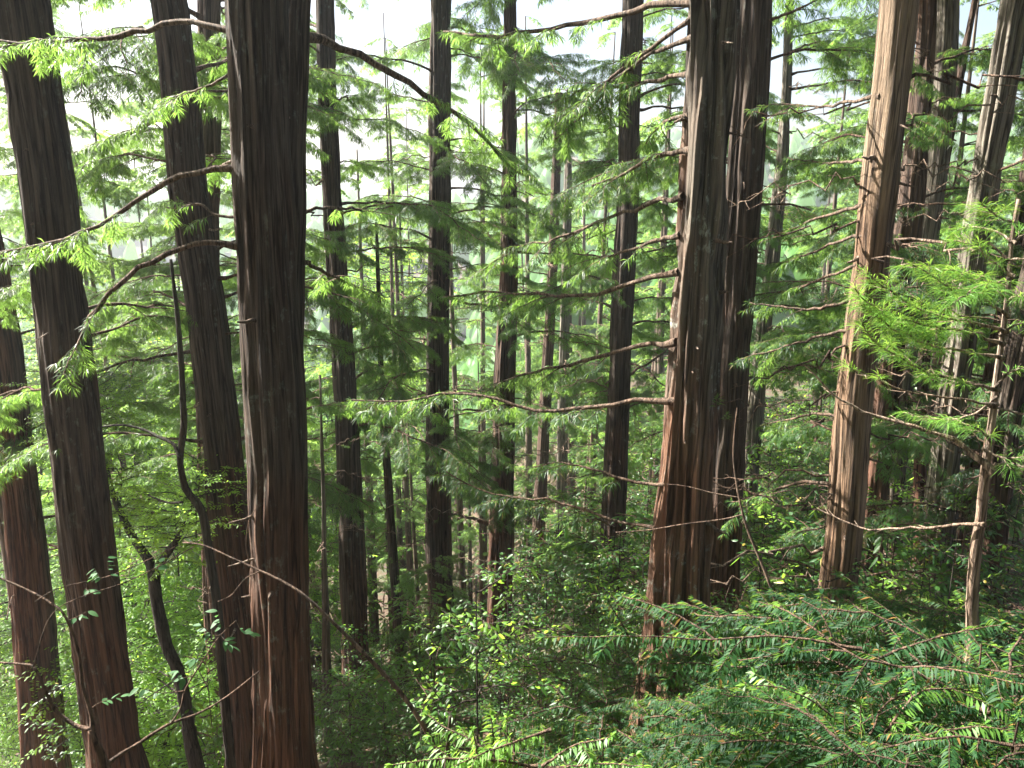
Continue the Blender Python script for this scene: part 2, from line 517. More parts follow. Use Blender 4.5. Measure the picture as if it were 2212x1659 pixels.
# ------------------------------------------------------------------ trunks
def build_trunk(name, pts, d, mat, top_z=None, base_z=None, ridge=1.0, flare=.35, seed=0, dd=None, cap=False):
    """pts: (px, py, width px) from top to bottom; returns root object, list of (pos, radius) along the stem going up"""
    W = []
    for k, (px, py, w) in enumerate(pts):
        dk = d if dd is None else d + dd[k]
        p, t = at(px, py, dk)
        W.append((np.array(p), w / 2 / FPX * t))
    W = W[::-1]                                     # from the bottom up
    # reach down to the ground
    p0, r0 = W[0]
    p1, r1 = W[1]
    dirn = (p0 - p1); dirn = dirn / abs(dirn[2]); dirn[:2] *= .6
    q = p0.copy()
    for _ in range(400):
        if q[2] <= gz(q[0], q[1]) + .02: break
        q = q + dirn * .04
    base = q.copy()
    low = []
    if np.linalg.norm(base - p0) > .3:
        low = [(base, r0 * 1.08)]
    bot = (base + np.array([0, 0, -.5]) , r0 * 1.1)
    pts3 = [bot] + low + W
    # and up past the frame
    pt, rt = W[-1]; pq, rq = W[-2]
    up = pt - pq; up = up / max(up[2], .01)
    if top_z is not None and top_z > pt[2] + .3:
        H = top_z - pt[2]
        pts3.append((pt + up * H * .5 * np.array([.8, .8, 1]), rt * .62))
        pts3.append((pt + up * H * np.array([.7, .7, 1]), max(.015, rt * .08)))
    P = np.array([a for a, _ in pts3]); Rr = np.array([b for _, b in pts3])
    z = P[:, 2]
    zmin, zmax = z[0], z[-1]
    maxw = max(w for _, _, w in pts) * 1024 / 2212
    seg = int(min(170, max(10, 3.0 * maxw)))
    visz0, visz1 = W[0][0][2], W[-1][0][2]
    nv = int(min(150, max(14, maxw * 2.2)))
    zs = [np.linspace(zmin, visz0, 14, endpoint=False), np.linspace(visz0, visz1, nv)]
    if zmax > visz1 + .1: zs.append(np.linspace(visz1, zmax, 14)[1:])
    zs = np.unique(np.round(np.concatenate(zs), 4))
    C = np.stack([np.interp(zs, z, P[:, 0]), np.interp(zs, z, P[:, 1]), zs], 1)
    # soften kinks
    for _ in range(3):
        C[1:-1, :2] = (C[:-2, :2] + 2 * C[1:-1, :2] + C[2:, :2]) / 4
    rr = np.interp(zs, z, Rr)
    hb = zs - base[2]
    fl = 1 + flare * 1.5 * np.exp(-np.clip(hb, 0, 9) / .45)
    th = np.arange(seg) * 2 * math.pi / seg
    CT, ST = np.cos(th)[None, :], np.sin(th)[None, :]
    rm = rr.mean()
    S = hb[:, None]
    X3, Y3 = CT * rm, ST * rm
    a = vnoise(X3 * 17 + .13 * S, Y3 * 17, S * 1.1, seed + 1)
    b = vnoise(X3 * 42 + .3 * S, Y3 * 42, S * 2.6, seed + 2)
    c = vnoise(X3 * 5, Y3 * 5, S * .5, seed + 3)
    rid = (1 - np.abs(2 * a - 1)) ** 1.5
    big = vnoise(CT * 1.6 + 7, ST * 1.6, S * .25, seed + 4)
    fis = np.clip(1 - np.abs(2 * vnoise(X3 * 11 + .25 * S, Y3 * 11, S * .55, seed + 6) - 1) * 3.2, 0, 1)
    disp = ridge * 1.45 * (.022 * (rid - .5) + .012 * (b - .5) + .02 * (c - .5) - .022 * fis) * min(1, rm / .12) + (big - .5) * rm * .16
    butt = .25 * np.exp(-np.clip(S, 0, 9) / .5) * np.clip(np.cos(th * 5 + seed)[None, :], 0, 1) * rm
    rad = rr[:, None] * fl[:, None] + disp + butt
    V = np.stack([C[:, 0:1] + rad * CT, C[:, 1:2] + rad * ST, np.repeat(C[:, 2:3], seg, 1)], -1)
    n = len(zs)
    i = np.arange(n - 1)[:, None] * seg; j = np.arange(seg)[None, :]; j2 = (j + 1) % seg
    f = np.stack([i + j, i + j2, i + seg + j2, i + seg + j], -1).reshape(-1, 4)
    base_v = Vector(base)
    Vl = V.reshape(-1, 3) - base
    top = (C[-1] - base)[None, :]
    Vl = np.vstack([Vl, top])
    jj = np.arange(seg)
    t3 = np.stack([(n - 1) * seg + jj, (n - 1) * seg + (jj + 1) % seg, np.full(seg, n * seg)], -1)
    me = mesh_from('trunk', Vl, f, t3, mat)
    at_ = me.attributes.new('bark', 'FLOAT_VECTOR', 'POINT')
    bk = np.stack([X3 + 0 * S, Y3 + 0 * S, S + 0 * CT], -1).reshape(-1, 3) + np.array([seed * 3.1, seed * 1.7, 0])
    bk = np.vstack([bk, bk[-1:]]).astype(np.float32)
    at_.data.foreach_set('vector', bk.ravel())
    root = link(name, None, None, base_v)
    root.empty_display_size = .3
    link('trunk', me, root)
    return root, C, rr, base

def radius_at(C, rr, zq):
    return np.array([np.interp(zq, C[:, 2], C[:, 0]), np.interp(zq, C[:, 2], C[:, 1]), zq]), float(np.interp(zq, C[:, 2], rr))

SUN_SPOTS = [((2150, 650), 4.0, .8), ((2060, 640), 3.9, .8), ((1960, 680), 3.8, .8), ((2120, 1000), 4.0, .6), ((2110, 1300), 4.0, .5), ((1980, 930), 4.1, .5),
             ((1485, 300), 6.3, .55), ((1470, 500), 6.3, .6), ((1450, 760), 6.3, .6), ((1430, 1000), 6.3, .6), ((1420, 1150), 6.3, .7), ((1410, 1500), 6.3, .4),
             ((1870, 400), 6.8, .5), ((1850, 560), 6.8, .6), ((1820, 800), 6.8, .7), ((1800, 950), 6.8, .6), ((1905, 150), 6.8, .4), ((1780, 1300), 6.8, .4),
             ((1950, 500), 9.9, .5), ((2085, 520), 9.2, .6), ((2110, 350), 9.2, .5), ((2070, 650), 9.2, .5), ((1860, 1100), 9.9, .4),
             ((1080, 1580), 3.7, .45), ((1000, 1630), 3.7, .4), ((1060, 1450), 6.5, .7), ((1860, 1560), 3.2, .2), ((1400, 800), 6.6, .5), ((1300, 640), 7, .5),
             ((300, 1300), 12, 1.5), ((350, 1550), 11, 1.3), ((330, 900), 18, 1.3), ((430, 1300), 13, 1.3), ((200, 1620), 11, 1.2), ((90, 1150), 15, 1.4), ((260, 1050), 15, 1.4), ((380, 700), 22, 1.6), ((850, 700), 24, 2.0), ((1000, 500), 24, 2.0), ((1450, 450), 22, 1.8), ((1250, 1150), 20, 1.6), ((1180, 1000), 22, 2), ((1350, 700), 24, 2),
             ((780, 790), 11.5, .8), ((900, 850), 11.5, .9), ((1080, 850), 15.8, .8), ((1070, 1250), 16, .7), ((1000, 1030), 11, .8), ((760, 860), 11, .8)]
SPOTS = [(np.array(at(a[0], a[1], d_)[0]), r_) for a, d_, r_ in SUN_SPOTS]
SDIR = np.array(sdir)

def in_sun_gap(p, extra):
    for q, r_ in SPOTS:
        v = p - q
        t = float(v @ SDIR)
        if t > 1.2 and np.linalg.norm(v - t * SDIR) < r_ + extra:
            return True
    return False

def scatter_boughs(root, C, rr, base, z0, z1, n, protos, scale, rng, az_pick=None, tilt=(-.15, .2), scale_fall=True):
    for k in range(n):
        zq = z0 + (z1 - z0) * (k + rng.random()) / n
        p, r = radius_at(C, rr, zq)
        az = az_pick(rng) if az_pick else rng.uniform(0, 2 * math.pi)
        dirv = np.array([-math.sin(az), math.cos(az), 0])
        loc = p + dirv * r * .6 - base
        s = scale * rng.uniform(.7, 1.25)
        tl = rng.uniform(*tilt)
        if protos is not B_DEAD and (in_sun_gap(base + loc + dirv * 1.5 * s, .45 * s) or in_sun_gap(base + loc + dirv * .7 * s, .3 * s)):
            continue
        put_bough(root, protos, Vector(loc), az, tl, s, rng)

def side_az(rng, front=.18):
    """azimuths (bough along +Y turned by az): mostly left, right and away, seldom towards the camera"""
    if rng.random() < front:
        return rng.uniform(math.pi * .75, math.pi * 1.25)
    return rng.uniform(-math.pi * .68, math.pi * .68)

def traced_branch(root, base, pts, d0, d1, w0, w1, rng, sty='needle', mat=None, wood=None, leafy=1.0, twig=.6, start=.35, every=.16, bow=0.0, **kw):
    """a branch that runs through picture points, its depth going from d0 at the stem to d1 at the tip"""
    P = []
    n = len(pts)
    for k, (px, py) in enumerate(pts):
        f = k / (n - 1)
        p, t = at(px, py, d0 + (d1 - d0) * f + bow * math.sin(f * math.pi))
        P.append(np.array(p) - base)
        if k == 0: t0 = t
        t1 = t
    inward = P[0] - P[1]; inward = inward / (np.linalg.norm(inward) + 1e-6)
    P.insert(0, P[0] + inward * min(.12, w0 / FPX * t0 * 1.6))
    G, LV = Geo(), Leaves()
    grow(G, LV, P, w0 / 2 / FPX * t0, max(.002, w1 / 2 / FPX * t1), rng, sty, leafy=leafy, twig=twig, start=start, every=every, **kw)
    b = link('branch', G.mesh('branch', wood or M_TWIG), root)
    if LV.count():
        link('foliage', LV.mesh('foliage', mat or M_NEEDLE, STY[sty]['droop']), b)
    return b

TREES = {}
def tree(key, pts, d, label, mat=M_BARK, top=11.0, seed=0, cat='tree', name='conifer_tree', **kw):
    root, C, rr, base = build_trunk(name, pts, d, mat, top_z=top, seed=seed, **kw)
    tag(root, label, cat, 'conifer trunks standing on the slope')
    TREES[key] = (root, C, rr, base, d)
    return TREES[key]

tree('T0', [(-40, 500, 66), (8, 760, 68), (28, 950, 70), (48, 1100, 74), (68, 1300, 80), (100, 1659, 88)], 10.5, 'reddish conifer trunk at the far left edge, partly behind the leaning dark trunk', M_BARK_RED, 10, 1)
tree('T1', [(48, 0, 104), (106, 400, 102), (148, 800, 100), (192, 1200, 102), (225, 1440, 104), (252, 1659, 108)], 8.0, 'thick dark conifer trunk leaning left, first large one from the left', M_BARK, 13, 2)
tree('T2', [(366, 0, 70), (392, 200, 74), (406, 400, 76), (436, 600, 77), (470, 900, 80), (503, 1200, 84), (535, 1450, 92), (556, 1659, 96)], 9.2, 'brown conifer trunk leaning left just behind the broad double trunk', M_BARK, 13, 3)
tree('T3', [(452, 0, 46), (455, 250, 46), (452, 500, 46), (448, 900, 46), (460, 1150, 52), (478, 1450, 60), (492, 1659, 66)], 12.5, 'red barked conifer trunk mostly hidden behind the leaning brown trunk', M_BARK_RED, 13, 4)
tree('T4', [(552, 0, 118), (560, 200, 118), (566, 400, 118), (578, 600, 122), (591, 800, 130), (600, 1000, 126), (602, 1200, 122), (608, 1450, 118), (613, 1659, 116)], 6.5, 'broadest dark conifer trunk left of centre, fused with a thinner stem', M_BARK, 12, 5)
tree('T6', [(702, 0, 38), (705, 200, 38), (716, 400, 42), (728, 600, 44), (745, 800, 49), (753, 1000, 50), (760, 1200, 54), (768, 1400, 57), (775, 1600, 62)], 13.0, 'straight brown conifer trunk just right of the broad double trunk', M_BARK, 10, 7)
tree('T7', [(812, 480, 5), (816, 600, 8), (819, 750, 12), (826, 900, 16), (842, 1100, 18), (855, 1300, 20), (870, 1480, 23)], 15.0, 'thin bare pole like conifer with a dark slightly curved stem', M_BARK, None, 8, flare=.1)
tree('T8', [(690, 810, 6), (697, 1000, 9), (700, 1200, 13), (704, 1350, 16), (708, 1659, 24)], 10.5, 'thin pale brown pole beside the broad double trunk', M_GREY, None, 9, flare=.1)
tree('T9', [(953, 0, 44), (951, 200, 46), (951, 400, 46), (948, 600, 47), (946, 800, 48), (946, 1000, 50), (948, 1200, 55), (957, 1400, 58), (965, 1500, 62)], 15.5, 'straight dark conifer trunk in the centre left of the frame', M_BARK, 9, 10)
tree('T10', [(1103, 0, 25), (1101, 200, 28), (1099, 600, 38), (1090, 800, 47), (1087, 1000, 48), (1082, 1200, 53), (1077, 1400, 56), (1074, 1500, 60)], 16.5, 'red brown conifer trunk at the centre with a sunlit left edge', M_BARK_RED, 8, 11)
tree('T11', [(1208, 200, 13), (1197, 480, 20), (1188, 700, 23), (1174, 950, 26), (1160, 1200, 27), (1150, 1400, 30)], 22.0, 'slender conifer trunk right of the central red brown trunk', M_BARK_RED, 4, 12)
tree('T12', [(1228, 350, 12), (1222, 600, 20), (1218, 800, 23), (1212, 1100, 25), (1205, 1350, 29)], 24.0, 'slender sunlit conifer trunk farther back, second right of centre', M_GREY, 3, 13)
tree('T13', [(1367, 0, 45), (1361, 200, 45), (1357, 400, 46), (1347, 600, 47), (1340, 800, 50), (1330, 1000, 52), (1322, 1200, 56), (1314, 1400, 60)], 14.0, 'dark conifer trunk between the centre and the big fissured trunk', M_BARK, 9, 14)
tree('T14', [(1543, 0, 106), (1537, 200, 107), (1524, 400, 109), (1508, 600, 110), (1497, 800, 108), (1484, 1000, 112), (1471, 1200, 118), (1462, 1400, 128), (1452, 1600, 140)], 6.4, 'largest fissured conifer trunk right of centre with sunlight on its left side', M_WEATHERED, 12, 15, ridge=1.9)
tree('T15', [(1630, 0, 74), (1618, 200, 75), (1604, 400, 76), (1590, 600, 78), (1578, 800, 78), (1566, 1000, 80), (1553, 1200, 84), (1543, 1400, 92)], 8.3, 'dark conifer trunk right behind the largest fissured trunk', M_BARK, 13, 16)
tree('T16', [(1706, 0, 18), (1697, 250, 24), (1680, 450, 28), (1664, 600, 31), (1647, 750, 33), (1630, 900, 35), (1618, 1050, 35), (1608, 1250, 38), (1602, 1380, 42)], 17.0, 'slender pale conifer trunk behind the gap right of the largest trunk', M_GREY, 8, 17)
tree('T17', [(1945, 0, 78), (1925, 200, 74), (1900, 400, 74), (1886, 550, 69), (1864, 700, 70), (1842, 900, 73), (1828, 1100, 74), (1806, 1300, 76), (1790, 1460, 84)], 6.9, 'smooth pale barked leaning trunk with a bright sunlit left edge', M_SNAG, 12, 18, ridge=.5)
tree('T18', [(2004, 0, 40), (1994, 150, 44), (1978, 350, 48), (1956, 525, 56), (1928, 700, 55), (1907, 900, 55), (1884, 1100, 52), (1867, 1300, 50), (1858, 1450, 54)], 10.0, 'red barked trunk immediately right of the pale leaning trunk', M_BARK_RED, 12, 19)
tree('T19', [(2048, 0, 42), (2038, 200, 42), (2020, 350, 44), (1992, 550, 50), (1962, 700, 48), (1942, 900, 47), (1922, 1100, 47), (1904, 1300, 49), (1893, 1450, 54)], 10.8, 'grey brown trunk touching the right side of the red barked trunk', M_GREY, 12, 20)
tree('T20', [(2106, 0, 10), (2076, 150, 15), (2050, 290, 19), (2030, 420, 21), (2011, 560, 22), (1996, 750, 24), (1990, 1000, 26), (1985, 1300, 28)], 11.5, 'thin bare leaning stem in front of the bright gap at upper right', M_BARK_RED, 8, 21, flare=.1)
tree('T21', [(2196, 0, 60), (2171, 150, 58), (2144, 290, 58), (2120, 430, 56), (2099, 560, 56), (2078, 720, 56), (2050, 900, 58), (2032, 1100, 62), (2006, 1300, 66), (1992, 1440, 72)], 9.3, 'leaning trunk near the right edge with pale peeling sunlit bark', M_GREY, 12, 22)
tree('T22', [(2260, 480, 62), (2215, 680, 62), (2186, 800, 62), (2163, 930, 60), (2146, 1100, 58), (2122, 1300, 56), (2108, 1420, 60)], 8.6, 'dark trunk behind the pale sapling at the right edge', M_BARK, 12, 23)
tree('T23', [(2170, 700, 44), (2135, 900, 46), (2110, 1050, 50), (2090, 1200, 52), (2076, 1350, 58), (2064, 1450, 66)], 10.2, 'red brown trunk with a flared base low at the right edge', M_BARK_RED, 10, 24)

# the thinner stem fused to the right side of the broad trunk: one plant with it, so a part of it
def fused_stem():
    root, C, rr, base, d = TREES['T4']
    r2, C2, rr2, b2 = build_trunk('stem', [(638, 0, 52), (637, 200, 54), (636, 400, 54), (633, 600, 54), (632, 800, 52), (634, 1000, 52), (637, 1200, 50), (640, 1450, 50), (642, 1659, 50)], 6.9, M_BARK, top_z=11, seed=6)
    t = r2.children[0]
    off = Vector(b2) - Vector(base)
    t.parent = root
    t.location = off
    bpy.data.objects.remove(r2)
fused_stem()

rng = np.random.default_rng(77)
# upper crowns: above the frame for the near trunks, in it for the farther ones
for key, (root, C, rr, base, d) in list(TREES.items()):
    topz = C[-1][2]
    frame_top = CAM_Z + d * .225
    if key in ('T7', 'T8'): continue
    if topz > frame_top + 1:
        n = {'T20': 3, 'T1': 12, 'T2': 12, 'T3': 12, 'T4': 9}.get(key, 8 if d < 12 else 10)
        scatter_boughs(root, C, rr, base, frame_top + .4, topz - .5, n, B_NEED, 1.35 if d < 12 else 1.2, rng, tilt=(-.1, .25))
# living boughs inside the frame
for key, z0, z1, n, s, fr in [
        ('T1', -.8, 3.2, 8, .75, .10), ('T2', -2, 3.5, 10, .9, .1), ('T2', 1.0, 4.2, 9, 1.1, .05), ('T1', 1.2, 3.8, 7, 1.0, .0), ('T3', -3, 4.6, 20, 1.05, .15), ('T3', 1, 4.6, 14, 1.2, .1), ('T6', -2.4, 4.4, 15, .95, .16),
        ('T9', -3.4, 5, 20, .95, .2), ('T10', -4.2, 5, 18, .95, .16), ('T11', -4.5, 4, 12, .9, .1), ('T12', -4, 3, 10, .9, .1),
        ('T13', -2.6, 4.5, 18, .95, .16), ('T15', -.5, 3.2, 6, .7, .05), ('T16', -2.5, 5.2, 15, .9, .15), ('T18', -1.5, 3.5, 7, .7, .1),
        ('T19', -1.5, 3.8, 8, .8, .1), ('T21', -1.5, 3.5, 9, .8, .12), ('T22', -2, 1.5, 6, .7, 0), ('T23', -2.5, 1, 7, .7, .1), ('T0', -3.5, 2, 10, .8, .1)]:
    root, C, rr, base, d = TREES[key]
    scatter_boughs(root, C, rr, base, z0, min(z1, CAM_Z + d * .235), int(n * 1.55), B_NEED, s * 1.12, rng, lambda r, fr=fr: side_az(r, fr))
# broken stubs left on the near stems
for key, z0, z1, n in [('T0', -4, 1.5, 6), ('T1', -3.5, 3.2, 9), ('T2', -4, 3.5, 8), ('T4', -3, 2.8, 9), ('T6', -5, 4, 8), ('T9', -6, 4, 8), ('T10', -7, 4, 8), ('T13', -5, 4, 9), ('T14', -1.5, 2.8, 10), ('T15', -2, 3, 7), ('T17', -2, 3, 8), ('T18', -3, 3, 7), ('T19', -3, 3, 6), ('T21', -2.5, 3, 8), ('T22', -2.5, 1, 5)]:
    root, C, rr, base, d = TREES[key]
    for k in range(n):
        p, r_ = radius_at(C, rr, rng.uniform(z0, z1))
        az = rng.uniform(-math.pi, math.pi)
        dv = np.array([-math.sin(az), math.cos(az), rng.uniform(-.3, .3)])
        L_ = rng.uniform(.04, .22)
        G = Geo()
        q0 = p - base + dv * r_ * .8
        q1 = q0 + dv * (r_ * .2 + L_) + np.array([0, 0, -.15 * L_])
        w_ = rng.uniform(.006, .017)
        G.tube([q0, q0 + dv * r_ * .25, (q0 + q1) / 2 + rng.normal(0, .006, 3), q1], [w_ * 1.9, w_ * 1.2, w_, w_ * .55], 6, cap=True)
        link('stub', G.mesh('stub', M_PALE if rng.random() < .35 else M_TWIG), root)
# dead lower twiggy branches
for key, z0, z1, n, s in [('T0', -4, 0, 7, .7), ('T3', -6, 0, 9, .8), ('T6', -7.5, 2, 14, .8), ('T7', -7, 1, 12, .55), ('T8', -5.5, -1, 10, .5), ('T9', -8, 3, 14, .9), ('T10', -9, 2, 16, .9),
                          ('T11', -11, 0, 12, .9), ('T12', -12, -2, 12, .9), ('T13', -7.5, 3, 13, .9), ('T16', -7, 4, 14, 1.0), ('T17', -2.8, 3, 16, .85), ('T18', -4, 2, 10, .7),
                          ('T19', -4, 2, 10, .7), ('T21', -3.5, 2.5, 12, .75), ('T22', -3, 0, 8, .7), ('T23', -3.8, 0, 9, .7)]:
    root, C, rr, base, d = TREES[key]
    scatter_boughs(root, C, rr, base, z0, z1, int(n * 1.6), B_DEAD, s * 1.1, rng, lambda r: side_az(r, .1), tilt=(-.25, .15))

# branches traced from the picture: tree, points, depth at stem, depth at tip, widths
TB = [
 ('T4', [(500, 62), (440, 50), (390, 46), (330, 62), (200, 86), (90, 90), (-60, 86)], 6.4, 6.9, 15, 9, .5),
 ('T4', [(512, 366), (450, 364), (390, 380), (330, 412), (270, 455), (190, 500), (100, 522), (-30, 552)], 6.4, 6.6, 15, 6, .45),
 ('T4', [(516, 527), (440, 524), (350, 552), (270, 602), (215, 655), (170, 740), (152, 800)], 6.4, 6.0, 16, 7, .7),
 ('T4', [(520, 470), (470, 465), (430, 440), (380, 450), (330, 440)], 6.4, 6.5, 9, 3, .3),
 ('T4', [(500, 160), (440, 190), (400, 200), (350, 215)], 6.4, 6.8, 8, 3, .3),
 ('T4', [(655, 78), (700, 88), (780, 122), (860, 165), (930, 215), (1000, 255), (1050, 300), (1085, 342), (1150, 390)], 6.95, 9.0, 22, 5, .35),
 ('T4', [(655, 460), (720, 447), (790, 455), (850, 446)], 6.95, 8, 9, 3, .4),
 ('T4', [(660, 570), (710, 590), (760, 615), (830, 640)], 6.95, 8.4, 10, 3, .3),
 ('T14', [(1495, 4), (1410, 12), (1300, 40), (1200, 60), (1080, 76), (1020, 76), (960, 72)], 6.4, 8.2, 17, 5, .3),
 ('T14', [(1490, 40), (1440, 80), (1400, 110), (1330, 160), (1290, 200), (1240, 235), (1180, 270)], 6.4, 7.4, 11, 4, .3),
 ('T14', [(1487, 85), (1430, 105), (1390, 125), (1310, 190), (1260, 250), (1200, 300)], 6.4, 7.5, 12, 4, .3),
 ('T14', [(1484, 160), (1440, 170), (1400, 178), (1330, 188), (1270, 196), (1190, 220)], 6.4, 7.5, 13, 4, .3),
 ('T14', [(1478, 250), (1440, 262), (1412, 285), (1385, 320)], 6.4, 6.9, 11, 4, .3),
 ('T14', [(1474, 328), (1430, 335), (1395, 345), (1340, 380), (1280, 400)], 6.4, 7.0, 13, 4, .3),
 ('T14', [(1465, 425), (1420, 432), (1370, 452), (1310, 470), (1250, 500), (1180, 520), (1100, 545), (1020, 600)], 6.4, 8.4, 12, 3, .3),
 ('T14', [(1458, 510), (1410, 522), (1360, 540), (1300, 555), (1240, 550)], 6.4, 7.4, 11, 3, .3),
 ('T14', [(1452, 590), (1400, 600), (1340, 620), (1280, 636), (1220, 640), (1140, 636), (1060, 634), (960, 640)], 6.4, 8.0, 13, 4, .3),
 ('T14', [(1448, 740), (1390, 745), (1330, 760), (1260, 778), (1190, 795), (1120, 812), (1040, 850)], 6.4, 8.0, 12, 4, .3),
 ('T14', [(1442, 867), (1380, 866), (1320, 872), (1250, 882), (1170, 888), (1110, 872), (1050, 858), (960, 850), (880, 868), (760, 862)], 6.4, 7.2, 13, 4, .2),
 ('T14', [(1436, 1046), (1370, 1040), (1300, 1020), (1220, 1000), (1150, 1010)], 6.4, 7.0, 9, 3, .3),
 ('T14', [(1430, 1140), (1360, 1130), (1280, 1110), (1180, 1080), (1080, 1070), (960, 1020)], 6.4, 7.5, 9, 3, .3),
 ('T15', [(1660, 45), (1700, 30), (1740, 12), (1800, -20)], 8.2, 7.8, 8, 3, .4),
 ('T17', [(1890, 210), (1820, 222), (1760, 230), (1700, 226), (1640, 232)], 6.9, 8.2, 9, 3, .5),
 ('T17', [(1878, 345), (1820, 350), (1770, 350), (1700, 340)], 6.9, 8.4, 9, 3, .5),
 ('T17', [(1866, 440), (1800, 462), (1740, 480), (1690, 500), (1640, 520)], 6.9, 8.4, 9, 3, .5),
 ('T17', [(1862, 510), (1790, 530), (1720, 560), (1660, 580)], 6.9, 8.4, 8, 3, .5),
 ('T17', [(1855, 570), (1780, 600), (1710, 625), (1620, 640)], 6.9, 8.4, 8, 3, .5),
 ('T17', [(1842, 648), (1790, 662), (1740, 668), (1680, 662), (1620, 655)], 6.9, 7.4, 10, 4, .5),
 ('T17', [(1832, 712), (1780, 725), (1720, 742), (1660, 760), (1600, 775)], 6.9, 7.5, 9, 3, .5),
 ('T17', [(1815, 900), (1760, 895), (1710, 905), (1640, 920)], 6.9, 7.6, 8, 3, .6),
 ('T17', [(1800, 1046), (1750, 1040), (1700, 1048), (1650, 1068), (1580, 1085)], 6.9, 7.6, 11, 3, .5),
 ('T21', [(2085, 600), (2040, 610), (2000, 600)], 9.2, 9.0, 8, 3, .5),
 ('T9', [(960, 640), (1010, 655), (1080, 660), (1150, 640)], 15.5, 14.5, 8, 3, .4),
 ('T10', [(1060, 862), (1010, 850), (960, 848), (900, 852)], 16.5, 15.5, 9, 4, .7),
 ('T10', [(1062, 890), (1010, 884), (950, 890)], 16.5, 15.5, 8, 3, .7),
 ('T10', [(1055, 1040), (1010, 1025), (960, 1010), (910, 1000)], 16.5, 15.3, 10, 4, .7),
 ('T10', [(1050, 1130), (1000, 1115), (950, 1105)], 16.5, 15.3, 10, 4, .8),
]
for i, (key, pts, d0, d1, w0, w1, st) in enumerate(TB):
    root, C, rr, base, d = TREES[key]
    r_ = np.random.default_rng(500 + i)
    traced_branch(root, base, pts, d0, d1, w0, w1, r_, start=st, twig=.62 if d0 < 10 else .9, every=.15)

# ------------------------------------------------------------------ curvy broadleaf tree and dark sapling, left
def stem_thing(name, label, cat, paths, mat, group=None, base_pt=None, seg=8, wig=.0, thin=1.0):
    """paths: list of (points [(px,py,w)], d0, d1); the first is the trunk, others its limbs"""
    first = paths[0]
    px, py, w = first[0][-1]
    b = np.array(at(px, py, first[2])[0])
    b[2] = gz(b[0], b[1])
    root = link(name, None, None, Vector(b))
    root.empty_display_size = .2
    tag(root, label, cat, group)
    outp = []
    for k, (pts, d0, d1) in enumerate(paths):
        P, Rd = [], []
        n = len(pts)
        for q, (px, py, w) in enumerate(pts):
            f = q / (n - 1)
            p, t = at(px, py, d0 + (d1 - d0) * f)
            P.append(np.array(p) - b); Rd.append(w / 2 / FPX * t * thin)
        if k == 0:
            P.append(np.array([0, 0, -.1])); Rd.append(Rd[-1] * 1.15)
        PP, tot = resample(P, max(14, n * 5))
        s0 = np.concatenate([[0], np.cumsum(np.linalg.norm(np.diff(np.array(P), axis=0), axis=1))])
        RR = np.interp(np.linspace(0, 1, len(PP)), s0 / s0[-1], Rd)
        rg = np.random.default_rng(len(P) * 7 + k)
        RR = RR * rg.uniform(.92, 1.1, len(RR))
        G = Geo(); G.tube(PP, RR, seg, cap=True)
        o = link('trunk' if k == 0 else 'branch', G.mesh('stem', mat), root)
        outp.append((o, PP, RR))
    return root, b, outp

br, bb, bp_ = stem_thing('broadleaf_tree', 'dark crooked forked broadleaf tree in front of bright leaves at lower left', 'tree', [
    ([(331, 1230, 24), (337, 1290, 27), (349, 1350, 27), (362, 1400, 26), (385, 1450, 27), (402, 1530, 27), (412, 1600, 30), (430, 1680, 34)], 9.2, 9.0),
    ([(331, 1238, 20), (318, 1205, 19), (290, 1165, 17), (262, 1110, 14), (238, 1050, 12), (225, 985, 9), (200, 900, 6)], 9.2, 9.8),
    ([(333, 1238, 18), (350, 1212, 17), (368, 1185, 15), (381, 1168, 13), (398, 1130, 9), (420, 1080, 6)], 9.2, 8.9),
], M_DARK)
sr, sb, sp_ = stem_thing('broadleaf_sapling', 'thin dark wavy sapling stem left of the leaning brown trunk', 'sapling', [
    ([(369, 560, 6), (376, 620, 8), (384, 690, 10), (391, 780, 12), (395, 860, 13), (397, 920, 14), (389, 985, 14), (392, 1020, 14), (403, 1060, 16), (425, 1085, 18), (440, 1120, 18), (452, 1200, 18), (468, 1300, 20), (480, 1450, 20)], 8.0, 8.2),
    ([(389, 990, 9), (375, 960, 8), (345, 945, 7), (310, 928, 6), (260, 918, 5), (200, 925, 4)], 8.0, 8.4),
    ([(394, 1085, 6), (360, 1085, 5), (320, 1070, 4)], 8.0, 8.4),
], M_DARK)

